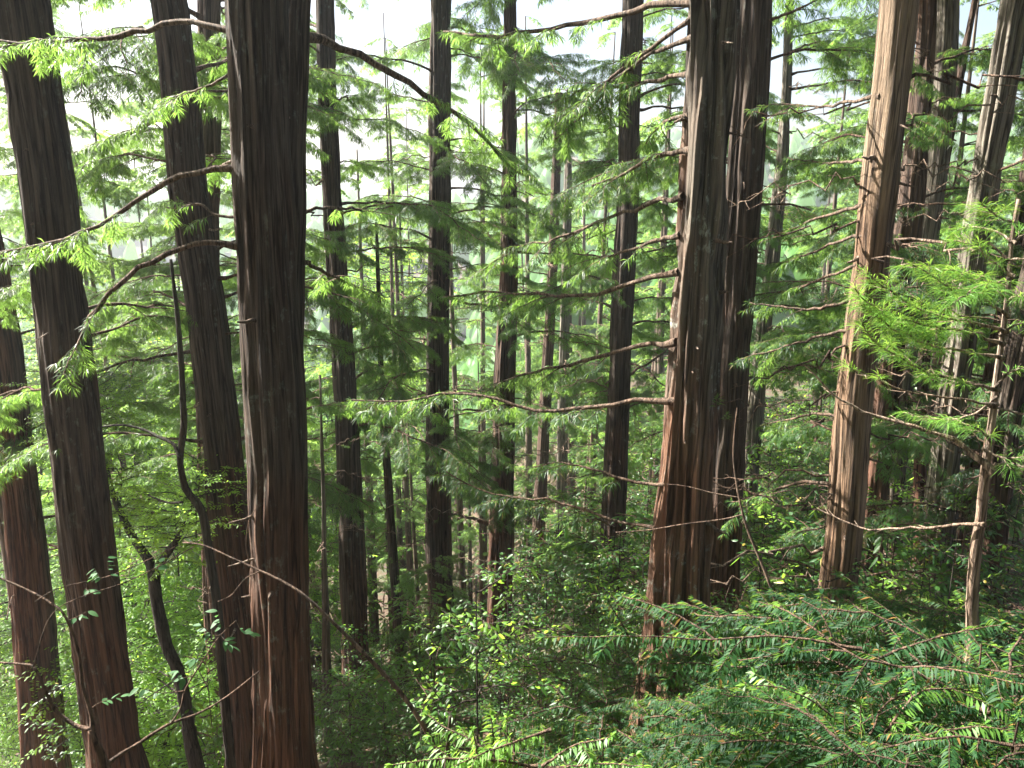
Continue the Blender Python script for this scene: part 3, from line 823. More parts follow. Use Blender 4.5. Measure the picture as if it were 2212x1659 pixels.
# ------------------------------------------------------------------ broadleaf crowns
def broad_cluster(seed, n_layers, spread, height, leaf, width, mat, wood, per=46, droop=.25, dense=1.0):
    """twiggy layered sprays of broad leaves round a stem: wood and leaves"""
    rg = np.random.default_rng(seed)
    G, LV = Geo(), Leaves()
    G.tube([(0, 0, -.1), (0, 0, height * .3), (0, 0, height * .82)], [max(.006, spread * .014), .006, .003], 5)
    for k in range(n_layers):
        z = height * (.12 + .88 * (k + rg.random()) / n_layers)
        az = k * 2.4 + rg.uniform(-.4, .4)
        ln = spread * rg.uniform(.55, 1.05) * (1.0 - .35 * abs(z / height - .5))
        d = np.array([math.cos(az), math.sin(az), rg.uniform(.05, .5)]); d /= np.linalg.norm(d)
        p0 = np.array([0, 0, z * .8])
        tp = twig_path(p0, d, ln, rg, .12, 8, .12)
        G.tube(tp, np.linspace(max(.004, spread * .012), .002, 8), 4)
        for q in range(int(7 * dense)):
            f = rg.uniform(.25, 1); j = int(f * 7)
            dd = d * .5 + np.append(rg.normal(0, .7, 2), rg.normal(.05, .22)); dd /= np.linalg.norm(dd)
            l2 = ln * rg.uniform(.25, .5)
            t2 = twig_path(tp[j], dd, l2, rg, .1, 6, .1)
            G.tube(t2, np.linspace(.004, .0015, 6), 3)
            m = int(max(5, l2 / (leaf * .42)))
            fr = np.linspace(.12, 1, m)
            P = np.stack([np.interp(fr, np.linspace(0, 1, 6), t2[:, c]) for c in range(3)], 1)
            T = unit(np.gradient(P, axis=0))
            S = unit(np.cross(T, [0, 0, 1.0]) + 1e-4)
            sd = np.where(np.arange(m) % 2 == 0, 1, -1)[:, None]
            D = unit(T * .7 + S * sd * .8 + rg.normal(0, .25, (m, 3)) + np.array([0, 0, -.1]))
            Nn = unit(np.array([0, 0, 1.0]) + rg.normal(0, .35, (m, 3)))
            LV.add(P, D, unit(np.cross(D, Nn)), leaf * rg.uniform(.6, 1.2, m), width * rg.uniform(.7, 1.15, m))
    return G.mesh('stems', wood), LV.mesh('leaves', mat, droop, blade=2)

CR_LIGHT = [broad_cluster(200 + i, 22, 1.7, 2.6, .10, .045, M_LIGHT, M_DARK, dense=1.6) for i in range(4)]
SHRUB = [broad_cluster(220 + i, 16, .55, 1.15, .045, .020, M_BROAD, M_TWIG, dense=1.4) for i in range(3)]
SHRUB += [broad_cluster(230 + i, 13, .65, 1.5, .085, .034, M_BROAD, M_TWIG, dense=1.1) for i in range(3)]
SHRUB += [broad_cluster(240 + i, 9, .5, 1.9, .060, .026, M_LIGHT if i == 2 else M_BROAD, M_DARK, dense=.9) for i in range(3)]
print('light', len(CR_LIGHT[0][1].polygons), 'shrub', len(SHRUB[0][1].polygons))

rngb = np.random.default_rng(5)
def crown_on(root, loc, protos, s, name=('branch', 'foliage')):
    w, f = protos[int(rngb.integers(len(protos)))]
    b = link(name[0], w, root, loc, (rngb.uniform(-.2, .2), rngb.uniform(-.2, .2), rngb.uniform(0, 6.28)), (s, s, s * .9))
    link(name[1], f, b)
    return b
# leaves on the crooked tree and the wavy sapling
for (o, PP, RR), idx in ((bp_[1], (16, 28, 34)), (bp_[2], (14, 28)),):
    for j in idx:
        crown_on(br, Vector(PP[min(j, len(PP) - 1)]) - Vector((0, 0, .4)), CR_LIGHT, .5)

def broad_tree(x, y, h, s, label, group, ncl=5):
    z = gz(x, y)
    root = link('broadleaf_tree', None, None, (x, y, z))
    tag(root, label, 'tree', group)
    G = Geo()
    top = np.array([rngb.uniform(-.6, .6), rngb.uniform(-.6, .6), h])
    P, _ = resample([np.array([0, 0, -.2]), top * .35 + rngb.normal(0, .12, 3) * [1, 1, 0], top * .7 + rngb.normal(0, .15, 3) * [1, 1, 0], top], 14)
    G.tube(P, np.linspace(.075, .02, 14) * (h / 6) ** .5, 8)
    link('trunk', G.mesh('trunk', M_DARK), root)
    for k in range(ncl):
        f = .25 + .75 * (k + rngb.random()) / ncl
        p = P[int(f * 13)]
        a = rngb.uniform(0, 6.28); rr_ = rngb.uniform(.1, .9) * s
        crown_on(root, Vector((p[0] + rr_ * math.cos(a), p[1] + rr_ * math.sin(a), p[2] - .9 * s)), CR_LIGHT, s * rngb.uniform(.75, 1.15))
for (px, py, d, h, s, n) in [(240, 1250, 14, 6, 1.0, 6), (330, 1560, 12.5, 4, .9, 5), (420, 1350, 16, 7, 1.1, 6), (100, 1350, 15, 6.5, 1.0, 6), (60, 1000, 19, 9, 1.2, 6), (300, 850, 21, 11, 1.3, 7),
                             (480, 1100, 20, 9, 1.2, 6), (20, 750, 24, 12, 1.4, 6), (180, 640, 27, 14, 1.5, 7), (560, 800, 26, 12, 1.4, 5), (660, 560, 30, 15, 1.5, 6), (850, 520, 33, 15, 1.5, 6),
                             (640, 1250, 21, 7, 1.1, 5), (-60, 1300, 17, 7, 1.1, 5), (370, 1650, 10.8, 2.6, .8, 4), (150, 1659, 12.5, 3, .9, 4), (700, 900, 28, 9, 1.3, 5), (390, 560, 31, 16, 1.5, 6)]:
    p, t = at(px, py, d)
    broad_tree(p.x, d, max(2.0, p.z - gz(p.x, d) + .8 * s), s, 'yellow green broadleaf tree glowing in the sun behind the left trunks', 'sunlit broadleaf trees downslope', n)

# ------------------------------------------------------------------ farther conifers
rngf = np.random.default_rng(9)
far_me = []
def far_conifer(x, y, h, rad, n, label, group, s=1.0, lowest=.12, protos=None, az_f=None):
    z = gz(x, y)
    root = link('conifer_tree', None, None, (x, y, z))
    tag(root, label, 'tree', group)
    G = Geo()
    lean = rngf.normal(0, .02, 2)
    t = np.linspace(0, 1, 16)
    P = np.stack([lean[0] * h * t, lean[1] * h * t, -.3 + (h + .3) * t], 1)
    G.tube(P[:15], (rad * (1 - t * .96))[:15], 10)
    me = G.mesh('trunk', M_BARK_FAR)
    link('trunk', me, root)
    for k in range(n):
        f = lowest + (1 - lowest) * ((k + rngf.random()) / n) ** 1.0
        az = rngf.uniform(0, 6.28)
        j = min(15, int(f * 15))
        sc = s * (1.10 - .62 * f) * rngf.uniform(.75, 1.2)
        if in_sun_gap(np.array([x, y, z]) + P[j] + np.array([-math.sin(az), math.cos(az), 0]) * 1.4 * sc, .4 * sc): continue
        put_bough(root, protos or B_FAR, Vector(P[j]), az, rngf.uniform(-.25, .15), sc, rngf)
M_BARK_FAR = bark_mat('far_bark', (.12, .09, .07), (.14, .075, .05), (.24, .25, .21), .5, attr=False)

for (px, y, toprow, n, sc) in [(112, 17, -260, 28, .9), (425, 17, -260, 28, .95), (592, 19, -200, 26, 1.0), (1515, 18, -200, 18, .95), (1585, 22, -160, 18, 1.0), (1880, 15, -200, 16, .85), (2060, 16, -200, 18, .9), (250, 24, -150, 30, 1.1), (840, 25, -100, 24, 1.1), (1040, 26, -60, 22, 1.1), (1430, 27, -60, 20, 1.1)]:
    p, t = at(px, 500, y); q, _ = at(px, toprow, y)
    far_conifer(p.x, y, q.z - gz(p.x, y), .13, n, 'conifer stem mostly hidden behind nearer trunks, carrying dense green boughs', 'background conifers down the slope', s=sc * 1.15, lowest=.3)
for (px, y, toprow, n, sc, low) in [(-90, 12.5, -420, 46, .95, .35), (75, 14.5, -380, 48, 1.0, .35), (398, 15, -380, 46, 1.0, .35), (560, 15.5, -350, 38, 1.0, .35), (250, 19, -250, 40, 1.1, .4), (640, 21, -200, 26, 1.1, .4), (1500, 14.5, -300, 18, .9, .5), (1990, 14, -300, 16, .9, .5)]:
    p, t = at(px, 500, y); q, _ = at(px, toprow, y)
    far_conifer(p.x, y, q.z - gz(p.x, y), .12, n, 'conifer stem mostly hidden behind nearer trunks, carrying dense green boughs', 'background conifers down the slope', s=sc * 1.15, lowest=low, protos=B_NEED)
placed = []
tries = 0
while len(placed) < 25 and tries < 4000:
    tries += 1
    y = rngf.uniform(24, 66)
    x = rngf.uniform(-.72, .72) * y
    # keep the sunlit opening at far left a little clearer
    if x < -.25 * y and rngf.random() < .45: continue
    if any((x - a) ** 2 + (y - b) ** 2 < (2.3 + .03 * y) ** 2 for a, b in placed): continue
    placed.append((x, y))
for x, y in placed:
    px = 1106 + FPX * x / (y * 1.0)
    toprow = rngf.uniform(120, 430) if rngf.random() < .7 else rngf.uniform(-40, 200)
    p, t = at(px, toprow, y)
    h = max(8, p.z - gz(x, y))
    far_conifer(x, y, h, rngf.uniform(.12, .22), int(22 + h * .95), 'hazy background conifer seen through the gaps between nearer trunks', 'background conifers down the slope', s=1.0 + y * .012)
# slim bare poles in the middle ground
for i, (px, y, rad, toprow) in enumerate([(905, 21, .09, 700), (1015, 24, .10, 900), (1040, 20, .07, 640), (1125, 23, .08, 950), (1250, 20, .07, 900), (1275, 26, .10, 500), (1400, 22, .07, 900), (1430, 24, .09, 700),
                                          (665, 18, .09, 840), (840, 26, .1, 600), (1740, 20, .09, 600), (1960, 18, .09, 850), (2190, 14, .06, 900), (920, 14.5, .05, 1180), (1290, 14.5, .07, 1080), (880, 30, .12, 500), (1170, 30, .12, 500), (1230, 34, .14, 420), (1002, 23, .13, -60), (1145, 27, .16, -60), (1268, 25, .14, -20), (1410, 26, .16, -20), (888, 24, .13, -40), (1735, 22, .13, -40), (1040, 31, .17, 0), (1330, 30, .17, 40)]):
    p, t = at(px, 1200, y)
    q, _ = at(px, toprow, y)
    far_conifer(p.x, y, q.z - gz(p.x, y), rad, 17, 'slim bare stemmed young conifer standing among the middle distance trunks', 'slim young conifers in the middle distance', s=.5, lowest=.35)

# unseen trees added to shade the place from outside the frame (up the sun's direction and behind the viewer)
for (x, y, h) in [(3.2, -2.2, 13), (-2.0, -2.6, 13), (5.8, .6, 13), (1.0, -4.2, 13), (-5.2, 3.6, 14), (-7.5, 5.2, 15), (-3.6, 2.2, 12), (6, -4, 13), (-4, -5, 12), (9, 2, 12), (10, 8, 14), (0.5, -7, 14), (3, -10, 16), (-8, -8, 15), (11, -6, 14), (-9, -2, 13), (-2, -12, 16), (7, -12, 16)]:
    z = gz(x, y)
    root = link('conifer_tree', None, None, (x, y, z))
    tag(root, 'tall unseen conifer of the same wood, added outside the picture for its shade', 'tree', 'conifers beside the view')
    G = Geo(); t = np.linspace(0, 1, 16)
    P = np.stack([0 * t, 0 * t, -.3 + (h + .3) * t], 1)
    G.tube(P, .22 * (1 - t * .9), 12)
    link('trunk', G.mesh('trunk', M_BARK_FAR), root)
    nb = (24 if y < 6 else 13) if y > 0 else 26
    for k in range(nb):
        f = (.4 if y > 0 else .18) + (.6 if y > 0 else .8) * (k + rngf.random()) / nb
        az = rngf.uniform(0, 6.28); pj = P[min(15, int(f * 15))]
        if in_sun_gap(np.array([x, y, z]) + pj + np.array([-math.sin(az), math.cos(az), 0]) * 1.8, .7): continue
        put_bough(root, B_NEED, Vector(pj), az, rngf.uniform(-.1, .2), 1.3 * (1.2 - .6 * f), rngf)

# ------------------------------------------------------------------ far wooded hillside
def hillside():
    rg = np.random.default_rng(12)
    th = np.linspace(0, 2 * math.pi, 9)[:-1]
    V, F3, n0 = [], [], 0
    N = 2600
    for i in range(N):
        y = rg.uniform(75, 420) if i > 700 else rg.uniform(75, 150)
        x = rg.uniform(-.8, .8) * y
        z = gz(x, y)
        hgt = rg.uniform(7, 13); w = rg.uniform(2.2, 4.2)
        rings = []
        for k, (fz, fr) in enumerate(((.05, .7), (.3, 1.0), (.55, .8), (.8, .45))):
            r = w * fr * rg.uniform(.75, 1.2, 8)
            rings.append(np.stack([x + r * np.cos(th), y + r * np.sin(th), z + hgt * (fz + rg.uniform(-.05, .05, 8))], 1))
        v = np.concatenate(rings + [np.array([[x, y, z + hgt]])])
        j = np.arange(8); j2 = (j + 1) % 8
        f = []
        for k in range(3):
            a = k * 8
            f.append(np.stack([a + j, a + j2, a + 8 + j2], -1)); f.append(np.stack([a + j, a + 8 + j2, a + 8 + j], -1))
        f.append(np.stack([24 + j, 24 + j2, np.full(8, 32)], -1))
        V.append(v); F3.append(np.concatenate(f) + n0); n0 += 33
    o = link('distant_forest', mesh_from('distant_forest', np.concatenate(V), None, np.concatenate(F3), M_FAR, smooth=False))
    o['kind'] = 'stuff'
    o['label'] = 'far wooded hillside across the valley, pale with distance'
hillside()

# ------------------------------------------------------------------ the damp air of the valley
def haze():
    x0, x1, y0, y1, z0, z1 = -560, 560, -28, 690, -75, 26
    v = [(x, y, z) for z in (z0, z1) for y in (y0, y1) for x in (x0, x1)]
    f = [(0, 2, 3, 1), (4, 5, 7, 6), (0, 1, 5, 4), (2, 6, 7, 3), (0, 4, 6, 2), (1, 3, 7, 5)]
    m, n, l, out = new_mat('haze')
    pv = n.new('ShaderNodeVolumePrincipled')
    pv.inputs['Color'].default_value = (.86, .93, 1.0, 1)
    pv.inputs['Density'].default_value = HAZE
    pv.inputs['Anisotropy'].default_value = .35
    l.new(pv.outputs[0], out.inputs['Volume'])
    o = link('haze', mesh_from('haze', v, f, None, m, smooth=False))
    o['kind'] = 'stuff'
    o['label'] = 'thin bright haze in the valley air'
HAZE = .0009
haze()

# ------------------------------------------------------------------ undergrowth
rngu = np.random.default_rng(31)
def shrub(x, y, s, label, group, protos=SHRUB):
    z = gz(x, y)
    w, f = protos[int(rngu.integers(len(protos)))]
    root = link('evergreen_shrub', None, None, (x, y, z), (0, 0, rngu.uniform(0, 6.28)))
    tag(root, label, 'shrub', group)
    b = link('stem', w, root, (0, 0, -.05), None, (s, s, s * rngu.uniform(.9, 1.3)))
    link('foliage', f, b)
for _ in range(46):
    y = rngu.uniform(11, 30); x = rngu.uniform(.05, .55) * y
    shrub(x, y, rngu.uniform(1.1, 1.9) * (1 + (y - 10) * .03), 'glossy small leaved evergreen shrub in the thicket under the trunks', 'evergreen shrubs of the undergrowth')
for _ in range(16):
    y = rngu.uniform(11, 19); x = at(rngu.uniform(1620, 1800), 1150, y)[0].x
    shrub(x, y, rngu.uniform(1.3, 2.1), 'glossy small leaved evergreen shrub in the thicket under the trunks', 'evergreen shrubs of the undergrowth')
for _ in range(15):
    y = rngu.uniform(8.2, 12); x = at(rngu.uniform(680, 900), 1500, y)[0].x
    shrub(x, y, rngu.uniform(.7, 1.2), 'glossy small leaved evergreen shrub in the thicket under the trunks', 'evergreen shrubs of the undergrowth')
cnt = 0
while cnt < 235:
    y = rngu.uniform(4.5, 30) if rngu.random() < .65 else rngu.uniform(4.5, 11)
    x = rngu.uniform(-.70, .72) * y
    if x < -.12 * y and (rngu.random() < .5 or y < 9.5): continue
    s = rngu.uniform(.8, 1.5) * (1 + max(0, y - 10) * .04) if y > 7 else rngu.uniform(.6, 1.15)
    shrub(x, y, s, 'glossy small leaved evergreen shrub in the thicket under the trunks', 'evergreen shrubs of the undergrowth')
    cnt += 1

def flat_sapling(x, y, h, n, s, label, group=None, lean=0):
    z = gz(x, y)
    root = link('young_conifer', None, None, (x, y, z), (0, 0, 0))
    tag(root, label, 'sapling', group)
    G = Geo()
    P, _ = resample([(0, 0, -.1), (rngu.normal(0, .05), rngu.normal(0, .05), h * .5), (lean, 0, h)], 10)
    G.tube(P, np.linspace(.016, .004, 10), 6)
    link('stem', G.mesh('stem', M_TWIG), root)
    for k in range(n):
        f = .25 + .75 * (k + rngu.random()) / n
        put_bough(root, B_FLAT, Vector(P[min(9, int(f * 9))]), k * 2.39 + rngu.uniform(-.3, .3), rngu.uniform(-.2, .45), s * rngu.uniform(.75, 1.2) * (1.15 - .4 * f), rngu)
for (px, py, d, s, n) in [(2150, 1480, 3.2, 1.0, 13), (1950, 1420, 3.8, 1.0, 13), (1760, 1400, 4.3, .95, 12), (1600, 1440, 4.6, .9, 11), (1850, 1600, 3.0, .8, 12), (2080, 1640, 2.7, .8, 12), (1620, 1620, 3.4, .7, 11),
                          (1440, 1620, 3.9, .7, 10), (1300, 1600, 4.4, .7, 10), (1110, 1590, 4.6, .6, 10), (980, 1640, 4.5, .6, 9), (2230, 1350, 4.2, 1.1, 12), (1380, 1420, 5.2, .8, 9), (1730, 1520, 3.7, .8, 11), (2240, 1640, 2.9, .8, 10),
                          (1520, 1520, 4.1, .75, 11), (1180, 1655, 3.9, .6, 10), (2000, 1530, 3.4, .85, 12), (1250, 1500, 5.4, .7, 9), (2120, 1390, 3.6, .9, 13), (1880, 1340, 4.4, .9, 12), (1700, 1330, 5.0, .9, 12), (2200, 1560, 2.8, .9, 13), (1960, 1650, 2.6, .7, 12), (1720, 1600, 3.1, .7, 12), (1500, 1640, 3.3, .65, 11), (1480, 1330, 5.6, .8, 10), (2040, 1320, 4.8, .9, 12)]:
    p, t = at(px, py, d)
    h = max(.5, p.z - gz(p.x, d))
    flat_sapling(p.x, d, h, n, s, 'young conifer with flat feathery sprays in the thicket at lower right', 'young flat sprayed conifers at the viewer\'s feet')

# ------------------------------------------------------------------ pale sapling at the right edge, with long thin dead limbs and fresh tufts
pr, pb, pp_ = stem_thing('young_conifer', 'pale thin sapling in full sun at the right edge, bristling with side twigs', 'sapling', [
    ([(2200, 430, 7), (2186, 520, 8), (2176, 640, 10), (2166, 720, 11), (2158, 780, 13), (2150, 840, 14), (2144, 900, 15), (2136, 960, 16), (2129, 1010, 20), (2124, 1060, 21), (2118, 1125, 21), (2108, 1185, 23), (2100, 1300, 25), (2095, 1430, 27)], 4.0, 4.05),
], M_PALE)
PTW = [
 ([(2129, 1005), (2090, 965), (2055, 945), (2000, 930), (1960, 915), (1915, 903), (1870, 893), (1800, 850), (1740, 790)], 4.0, 4.3, 14, 3, 0.0),
 ([(2114, 1133), (2070, 1132), (2010, 1138), (1940, 1142), (1870, 1144), (1820, 1125), (1760, 1095)], 4.0, 4.4, 9, 3, 0.0),
 ([(2146, 873), (2100, 866), (2040, 858), (1980, 850), (1920, 832), (1860, 805), (1830, 790)], 4.0, 3.8, 7, 2, .1),
 ([(2150, 840), (2100, 830), (2050, 815), (1990, 800), (1940, 770), (1890, 735), (1862, 700)], 4.0, 3.7, 8, 3, .8),
 ([(2158, 772), (2110, 762), (2060, 755), (2000, 742), (1950, 720), (1900, 690), (1862, 660)], 4.0, 3.8, 8, 3, .7),
 ([(2160, 740), (2110, 720), (2060, 712), (2000, 700), (1940, 690), (1880, 660), (1850, 620)], 4.0, 3.7, 8, 3, 1.0),
 ([(2166, 715), (2120, 700), (2060, 690), (2000, 672), (1940, 640), (1870, 590)], 4.0, 3.8, 8, 3, 1.0),
 ([(2172, 680), (2130, 650), (2080, 640), (2030, 610), (1970, 570)], 4.0, 3.8, 7, 3, 1.0),
 ([(2176, 640), (2130, 620), (2080, 590), (2030, 580)], 4.0, 3.9, 7, 3, 1.0),
 ([(2180, 590), (2140, 560), (2100, 530), (2060, 520)], 4.0, 4.1, 7, 3, 1.0),
 ([(2190, 520), (2230, 500), (2290, 490)], 4.0, 4.0, 6, 3, 1.0),
 ([(2184, 560), (2220, 560), (2280, 570)], 4.0, 3.9, 6, 3, 1.0),
 ([(2150, 835), (2180, 805), (2230, 790)], 4.0, 4.0, 7, 3, .2),
 ([(2146, 880), (2190, 890), (2250, 905)], 4.0, 4.0, 7, 3, .1),
 ([(2138, 950), (2110, 925), (2070, 915)], 4.0, 3.9, 8, 3, .4),
 ([(2134, 975), (2170, 990), (2230, 985)], 4.0, 3.9, 8, 3, .8),
 ([(2186, 520), (2150, 500), (2100, 490), (2060, 500)], 4.0, 4.2, 6, 3, 1.0),
 ([(2190, 480), (2160, 470), (2120, 440)], 4.0, 3.8, 6, 3, 1.0),
 ([(2180, 600), (2160, 610), (2110, 620), (2070, 650)], 4.0, 3.6, 6, 3, 1.0),
 ([(2176, 650), (2200, 640), (2260, 650)], 4.0, 3.7, 6, 3, 1.0),
 ([(2166, 720), (2200, 700), (2260, 705)], 4.0, 4.0, 6, 3, 1.0),
 ([(2150, 860), (2090, 900), (2010, 905), (1950, 890)], 4.0, 4.2, 5, 2, .5),
 ([(2140, 1012), (2160, 1003), (2190, 1002)], 4.0, 4.0, 9, 4, 0),
]
for i, (pts, d0, d1, w0, w1, lf) in enumerate(PTW):
    r_ = np.random.default_rng(800 + i)
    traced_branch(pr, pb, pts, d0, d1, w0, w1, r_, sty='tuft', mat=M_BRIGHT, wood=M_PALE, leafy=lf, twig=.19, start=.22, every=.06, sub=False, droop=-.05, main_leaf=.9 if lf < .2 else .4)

# ------------------------------------------------------------------ slanting bare saplings and the leafy twigs in the foreground left
def leaf_mesh(seed):
    rg = np.random.default_rng(seed)
    n = 7
    t = np.linspace(0, 1, n)
    w = .5 * np.sin(np.pi * t ** .8) ** .9
    L = 1.0
    V, F = [], []
    for k in range(n):
        zc = -.16 * t[k] ** 2
        V += [(-w[k] * .42, t[k] * L, zc + .05 * w[k]), (0, t[k] * L, zc), (w[k] * .42, t[k] * L, zc + .05 * w[k])]
    for k in range(n - 1):
        a = k * 3
        F += [(a, a + 1, a + 4, a + 3), (a + 1, a + 2, a + 5, a + 4)]
    return mesh_from('leaf', np.array(V), F, None, M_SAPL)
LEAF = leaf_mesh(1)

fr_, fb_, fp_ = stem_thing('broadleaf_sapling', 'forked pale grey sapling rising from the bottom left corner with few broad leaves', 'sapling', [
    ([(195, 1575, 15), (205, 1600, 18), (222, 1640, 22), (238, 1700, 26), (245, 1800, 30)], 3.0, 3.0),
    ([(196, 1577, 14), (160, 1565, 11), (128, 1542, 10), (110, 1518, 9), (88, 1470, 8), (72, 1440, 7), (40, 1434, 6), (-20, 1430, 5)], 3.0, 3.1),
    ([(200, 1580, 14), (196, 1540, 11), (178, 1480, 9), (170, 1410, 8), (140, 1330, 7), (105, 1300, 6), (60, 1275, 6), (-20, 1240, 5)], 3.0, 3.2),
    ([(232, 1650, 12), (262, 1628, 11), (300, 1606, 10), (330, 1585, 9), (370, 1562, 8), (430, 1540, 6), (490, 1505, 5), (560, 1450, 4)], 3.0, 3.3),
    ([(370, 1562, 6), (390, 1530, 5), (400, 1490, 4), (430, 1440, 4), (470, 1380, 3), (510, 1340, 2)], 3.15, 3.3),
    ([(72, 1440, 5), (110, 1330, 3), (180, 1288, 3), (260, 1262, 3), (340, 1225, 3), (420, 1180, 3)], 3.0, 3.3),
    ([(75, 1300, 4), (130, 1270, 3), (250, 1240, 3), (380, 1180, 2)], 3.1, 3.4),
], M_TWIG, thin=.8)
dr_, db_, dp_ = stem_thing('broadleaf_sapling', 'long bare slanting sapling stem crossing the broad double trunk low down', 'sapling', [
    ([(395, 1172, 4), (440, 1178, 5), (500, 1205, 6), (560, 1232, 7), (610, 1256, 8), (660, 1288, 9), (720, 1345, 10), (790, 1415, 12), (860, 1490, 13), (910, 1560, 14), (965, 1660, 15), (990, 1720, 16)], 4.4, 3.9),
    ([(538, 1215, 4), (532, 1170, 3), (540, 1120, 3), (560, 1090, 2)], 4.2, 4.1),
    ([(560, 1235, 4), (530, 1250, 3), (500, 1285, 3), (470, 1300, 2)], 4.2, 4.1),
], M_TWIG, thin=.75)
wr_, wb_, wp_ = stem_thing('bare_pole', 'short grey dead stick standing upright at the bottom centre', 'stick', [
    ([(972, 1548, 6), (971, 1570, 8), (968, 1600, 9), (966, 1640, 11), (965, 1700, 12)], 3.9, 3.9),
], M_GREY)

ln_, lb_, lp_ = stem_thing('bare_pole', 'thin leaning grey stem crossing the dark trunk behind the largest fissured trunk', 'sapling', [
    ([(1592, 880, 4), (1584, 980, 6), (1592, 1050, 8), (1610, 1130, 10), (1638, 1200, 11), (1662, 1260, 12), (1710, 1400, 13), (1765, 1530, 14), (1790, 1600, 15)], 4.8, 4.4),
    ([(1604, 1112, 6), (1560, 1122, 5), (1480, 1132, 5), (1400, 1145, 4), (1330, 1150, 3)], 4.7, 4.9),
    ([(1598, 1075, 5), (1540, 1065, 4), (1480, 1050, 3), (1430, 1045, 2)], 4.7, 4.9),
], M_TWIG, thin=.65)

def frond_thing(label, base_px, base_d, fronds, seed, twig=.3, every=.14, mat=None):
    p, t = at(base_px[0], base_px[1], base_d)
    b = np.array([p.x, base_d, gz(p.x, base_d)])
    root = link('young_conifer', None, None, Vector(b))
    tag(root, label, 'sapling', None)
    G = Geo()
    P, _ = resample([b * 0 - [0, 0, .1], (np.array(p) - b) * .5 + [.03, 0, 0], np.array(p) - b], 10)
    G.tube(P, np.linspace(.016, .005, 10), 6)
    link('stem', G.mesh('stem', M_TWIG), root)
    for i, (pts, d0, d1, tw) in enumerate(fronds):
        r_ = np.random.default_rng(seed + i)
        traced_branch(root, b, pts, d0, d1, 7, 2, r_, sty='flat', mat=mat or M_SPRAY, twig=tw, start=.2, every=every, sub=False, droop=.15, main_leaf=.12, wig=.01)
frond_thing('young conifer reaching long flat sprays left across the base of the largest fissured trunk', (1850, 1450), 3.5, [
    ([(1850, 1400), (1700, 1376), (1520, 1382), (1340, 1372), (1175, 1375)], 3.5, 3.6, .34),
    ([(1560, 1395), (1500, 1350), (1420, 1310), (1345, 1288)], 3.6, 3.9, .25),
    ([(1360, 1380), (1335, 1335), (1312, 1296)], 3.6, 3.6, .14),
    ([(1850, 1420), (1760, 1360), (1700, 1320), (1640, 1300)], 3.5, 3.9, .3),
    ([(1850, 1440), (1740, 1430), (1600, 1440), (1470, 1430), (1370, 1440)], 3.5, 3.5, .3),
    ([(1860, 1440), (1950, 1400), (2050, 1370), (2160, 1350)], 3.5, 3.4, .35),
    ([(1860, 1460), (1960, 1440), (2080, 1450), (2220, 1480)], 3.5, 3.0, .35),
    ([(1850, 1450), (1800, 1380), (1770, 1320), (1720, 1290)], 3.5, 3.7, .3)], 900)
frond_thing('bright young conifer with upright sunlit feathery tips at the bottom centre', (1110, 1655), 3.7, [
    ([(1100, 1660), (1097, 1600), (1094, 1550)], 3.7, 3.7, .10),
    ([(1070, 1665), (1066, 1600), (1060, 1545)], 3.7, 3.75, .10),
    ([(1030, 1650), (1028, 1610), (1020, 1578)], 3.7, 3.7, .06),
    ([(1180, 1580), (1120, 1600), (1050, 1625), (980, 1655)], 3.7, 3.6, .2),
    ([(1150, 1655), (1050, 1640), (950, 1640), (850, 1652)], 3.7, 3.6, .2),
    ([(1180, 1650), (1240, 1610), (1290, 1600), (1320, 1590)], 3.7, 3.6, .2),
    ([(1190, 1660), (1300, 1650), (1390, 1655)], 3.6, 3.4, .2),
    ([(1100, 1660), (1020, 1600), (960, 1570), (925, 1545)], 3.7, 3.9, .2)], 930, mat=M_BRIGHT)  # brighter leaf colour paints in the sunlight on these tips
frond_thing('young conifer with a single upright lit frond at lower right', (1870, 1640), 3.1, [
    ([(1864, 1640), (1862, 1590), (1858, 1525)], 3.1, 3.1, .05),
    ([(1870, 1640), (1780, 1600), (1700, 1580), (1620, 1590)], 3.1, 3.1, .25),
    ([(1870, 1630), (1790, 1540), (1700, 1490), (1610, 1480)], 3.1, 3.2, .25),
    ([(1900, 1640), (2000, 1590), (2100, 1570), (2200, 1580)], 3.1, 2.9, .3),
    ([(1900, 1600), (1980, 1500), (2080, 1490), (2180, 1520)], 3.1, 3.2, .3)], 960, twig=.3, mat=M_BRIGHT)  # sunlight on this plant is put into its leaf colour too

def leafy_twigs(root, b, paths, clusters, size):
    rg = np.random.default_rng(17)
    stems = np.concatenate([P for _, P, _ in paths])
    for (px, py, d, k) in clusters:
        c = np.array(at(px, py, d)[0]) - b
        q = stems[np.argmin(np.linalg.norm(stems - c, axis=1))]
        mid = (q + c) / 2 + rg.normal(0, .015, 3) - np.array([0, 0, .02])
        P, _ = resample([q, mid, c], 8)
        G = Geo(); G.tube(P, np.linspace(.0026, .0010, 8), 4)
        tw = link('twig', G.mesh('twig', M_TWIG), root)
        u = unit(P[-1] - P[-3])
        for i in range(k):
            f = .45 + .55 * i / max(1, k - 1)
            p = P[min(7, int(f * 7))]
            sd = 1 if i % 2 else -1
            az = math.atan2(-u[0], u[1]) + sd * rg.uniform(.5, 1.1) * (0 if i == k - 1 else 1)
            link('leaf', LEAF, tw, Vector(p), (rg.uniform(-.5, .15), rg.uniform(-.5, .5), az), size * rg.uniform(.7, 1.25))
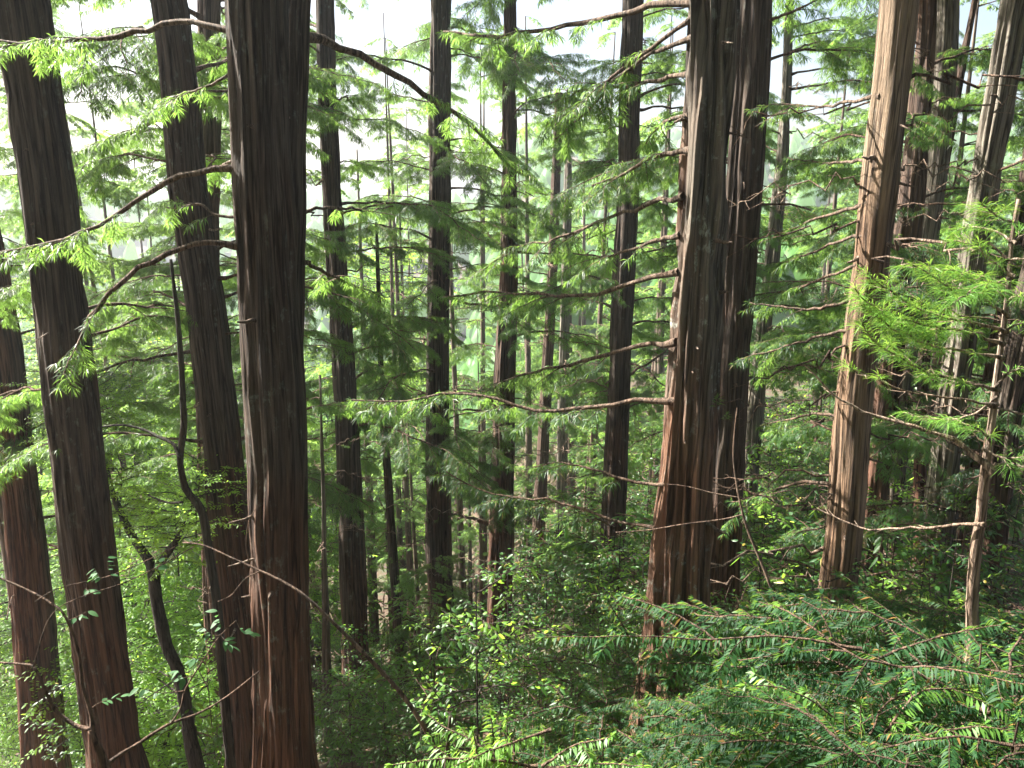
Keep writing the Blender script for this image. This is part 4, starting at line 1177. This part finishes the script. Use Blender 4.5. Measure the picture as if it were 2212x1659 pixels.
leafy_twigs(fr_, fb_, fp_, [(205, 1228, 3.25, 7), (232, 1205, 3.2, 5), (195, 1275, 3.2, 5), (385, 1448, 3.2, 6), (415, 1425, 3.2, 5), (500, 1395, 3.25, 6), (545, 1370, 3.3, 6), (260, 1505, 3.1, 6), (300, 1485, 3.1, 5),
            (470, 1320, 3.3, 6), (430, 1345, 3.25, 6), (190, 1320, 3.15, 4), (345, 1215, 3.3, 5)], .050)
# ------------------------------------------------------------------ each repeat says where it stands
GAPS = [('T0', 'edge trunk'), ('T1', 'first thick trunk'), ('T2', 'leaning brown trunk'), ('T4', 'broad double trunk'), ('T6', 'straight brown trunk'),
        ('T9', 'centre left trunk'), ('T10', 'central red trunk'), ('T13', 'dark trunk past the centre'), ('T14', 'largest fissured trunk'), ('T17', 'pale leaning trunk'), ('T21', 'peeling trunk')]
def px_of(x, y, z):
    zz = (y * cp - (z - CAM_Z) * sp)
    return 1106 + FPX * x / max(zz, .1), 829.5 - FPX * (y * sp + (z - CAM_Z) * cp) / max(zz, .1)
gx = []
for k, nm in GAPS:
    root, C, rr, base, d = TREES[k]
    gx.append((k, nm, C))
ORD = ['nearest', 'second nearest', 'third nearest', 'fourth nearest', 'fifth nearest', 'sixth nearest', 'seventh nearest', 'eighth nearest', 'ninth nearest', 'tenth nearest', 'eleventh nearest', 'twelfth nearest']
def say_where(group, noun, up):
    buckets = {}
    for o in [o for o in bpy.data.objects if o.parent is None and o.get('group') == group]:
        x, y, z = o.location
        px, py = px_of(x, y, z + up)
        ref = None
        for k, nm, C in gx:
            tx = [px_of(*c) for c in C[::6]]
            tx = sorted(tx, key=lambda q: q[1])
            xx = np.interp(py, [q[1] for q in tx], [q[0] for q in tx])
            if xx < px: ref = nm
        buckets.setdefault(ref, []).append((y, o))
    for ref, L in buckets.items():
        L.sort(key=lambda q: q[0])
        where = f'right of the {ref}' if ref else 'at the far left edge'
        for i, (y, o) in enumerate(L):
            if group.startswith('evergreen'):
                o['group'] = 'evergreen shrubs ' + where
                o['label'] = f'{noun} {where}, {"near" if y < 9 else "farther"} on the slope'
                o['group'] += ' near' if y < 9 else ' farther off'
            else:
                o['label'] = f'{noun} {where}, {ORD[min(i, 11)]} there'
say_where('sunlit broadleaf trees downslope', 'sunlit yellow green broadleaf tree', 3)
say_where('background conifers down the slope', 'hazy background conifer', 8)
say_where('slim young conifers in the middle distance', 'slim bare stemmed conifer', 4)
say_where("young flat sprayed conifers at the viewer's feet", 'feathery flat sprayed young conifer', 1)
say_where('evergreen shrubs of the undergrowth', 'glossy evergreen shrub', .5)
print('objects', len(bpy.data.objects), 'unique tris', sum(sum(len(p.vertices) - 2 for p in m.polygons) if len(m.polygons) < 200 else len(m.polygons) * 2 for m in bpy.data.meshes))
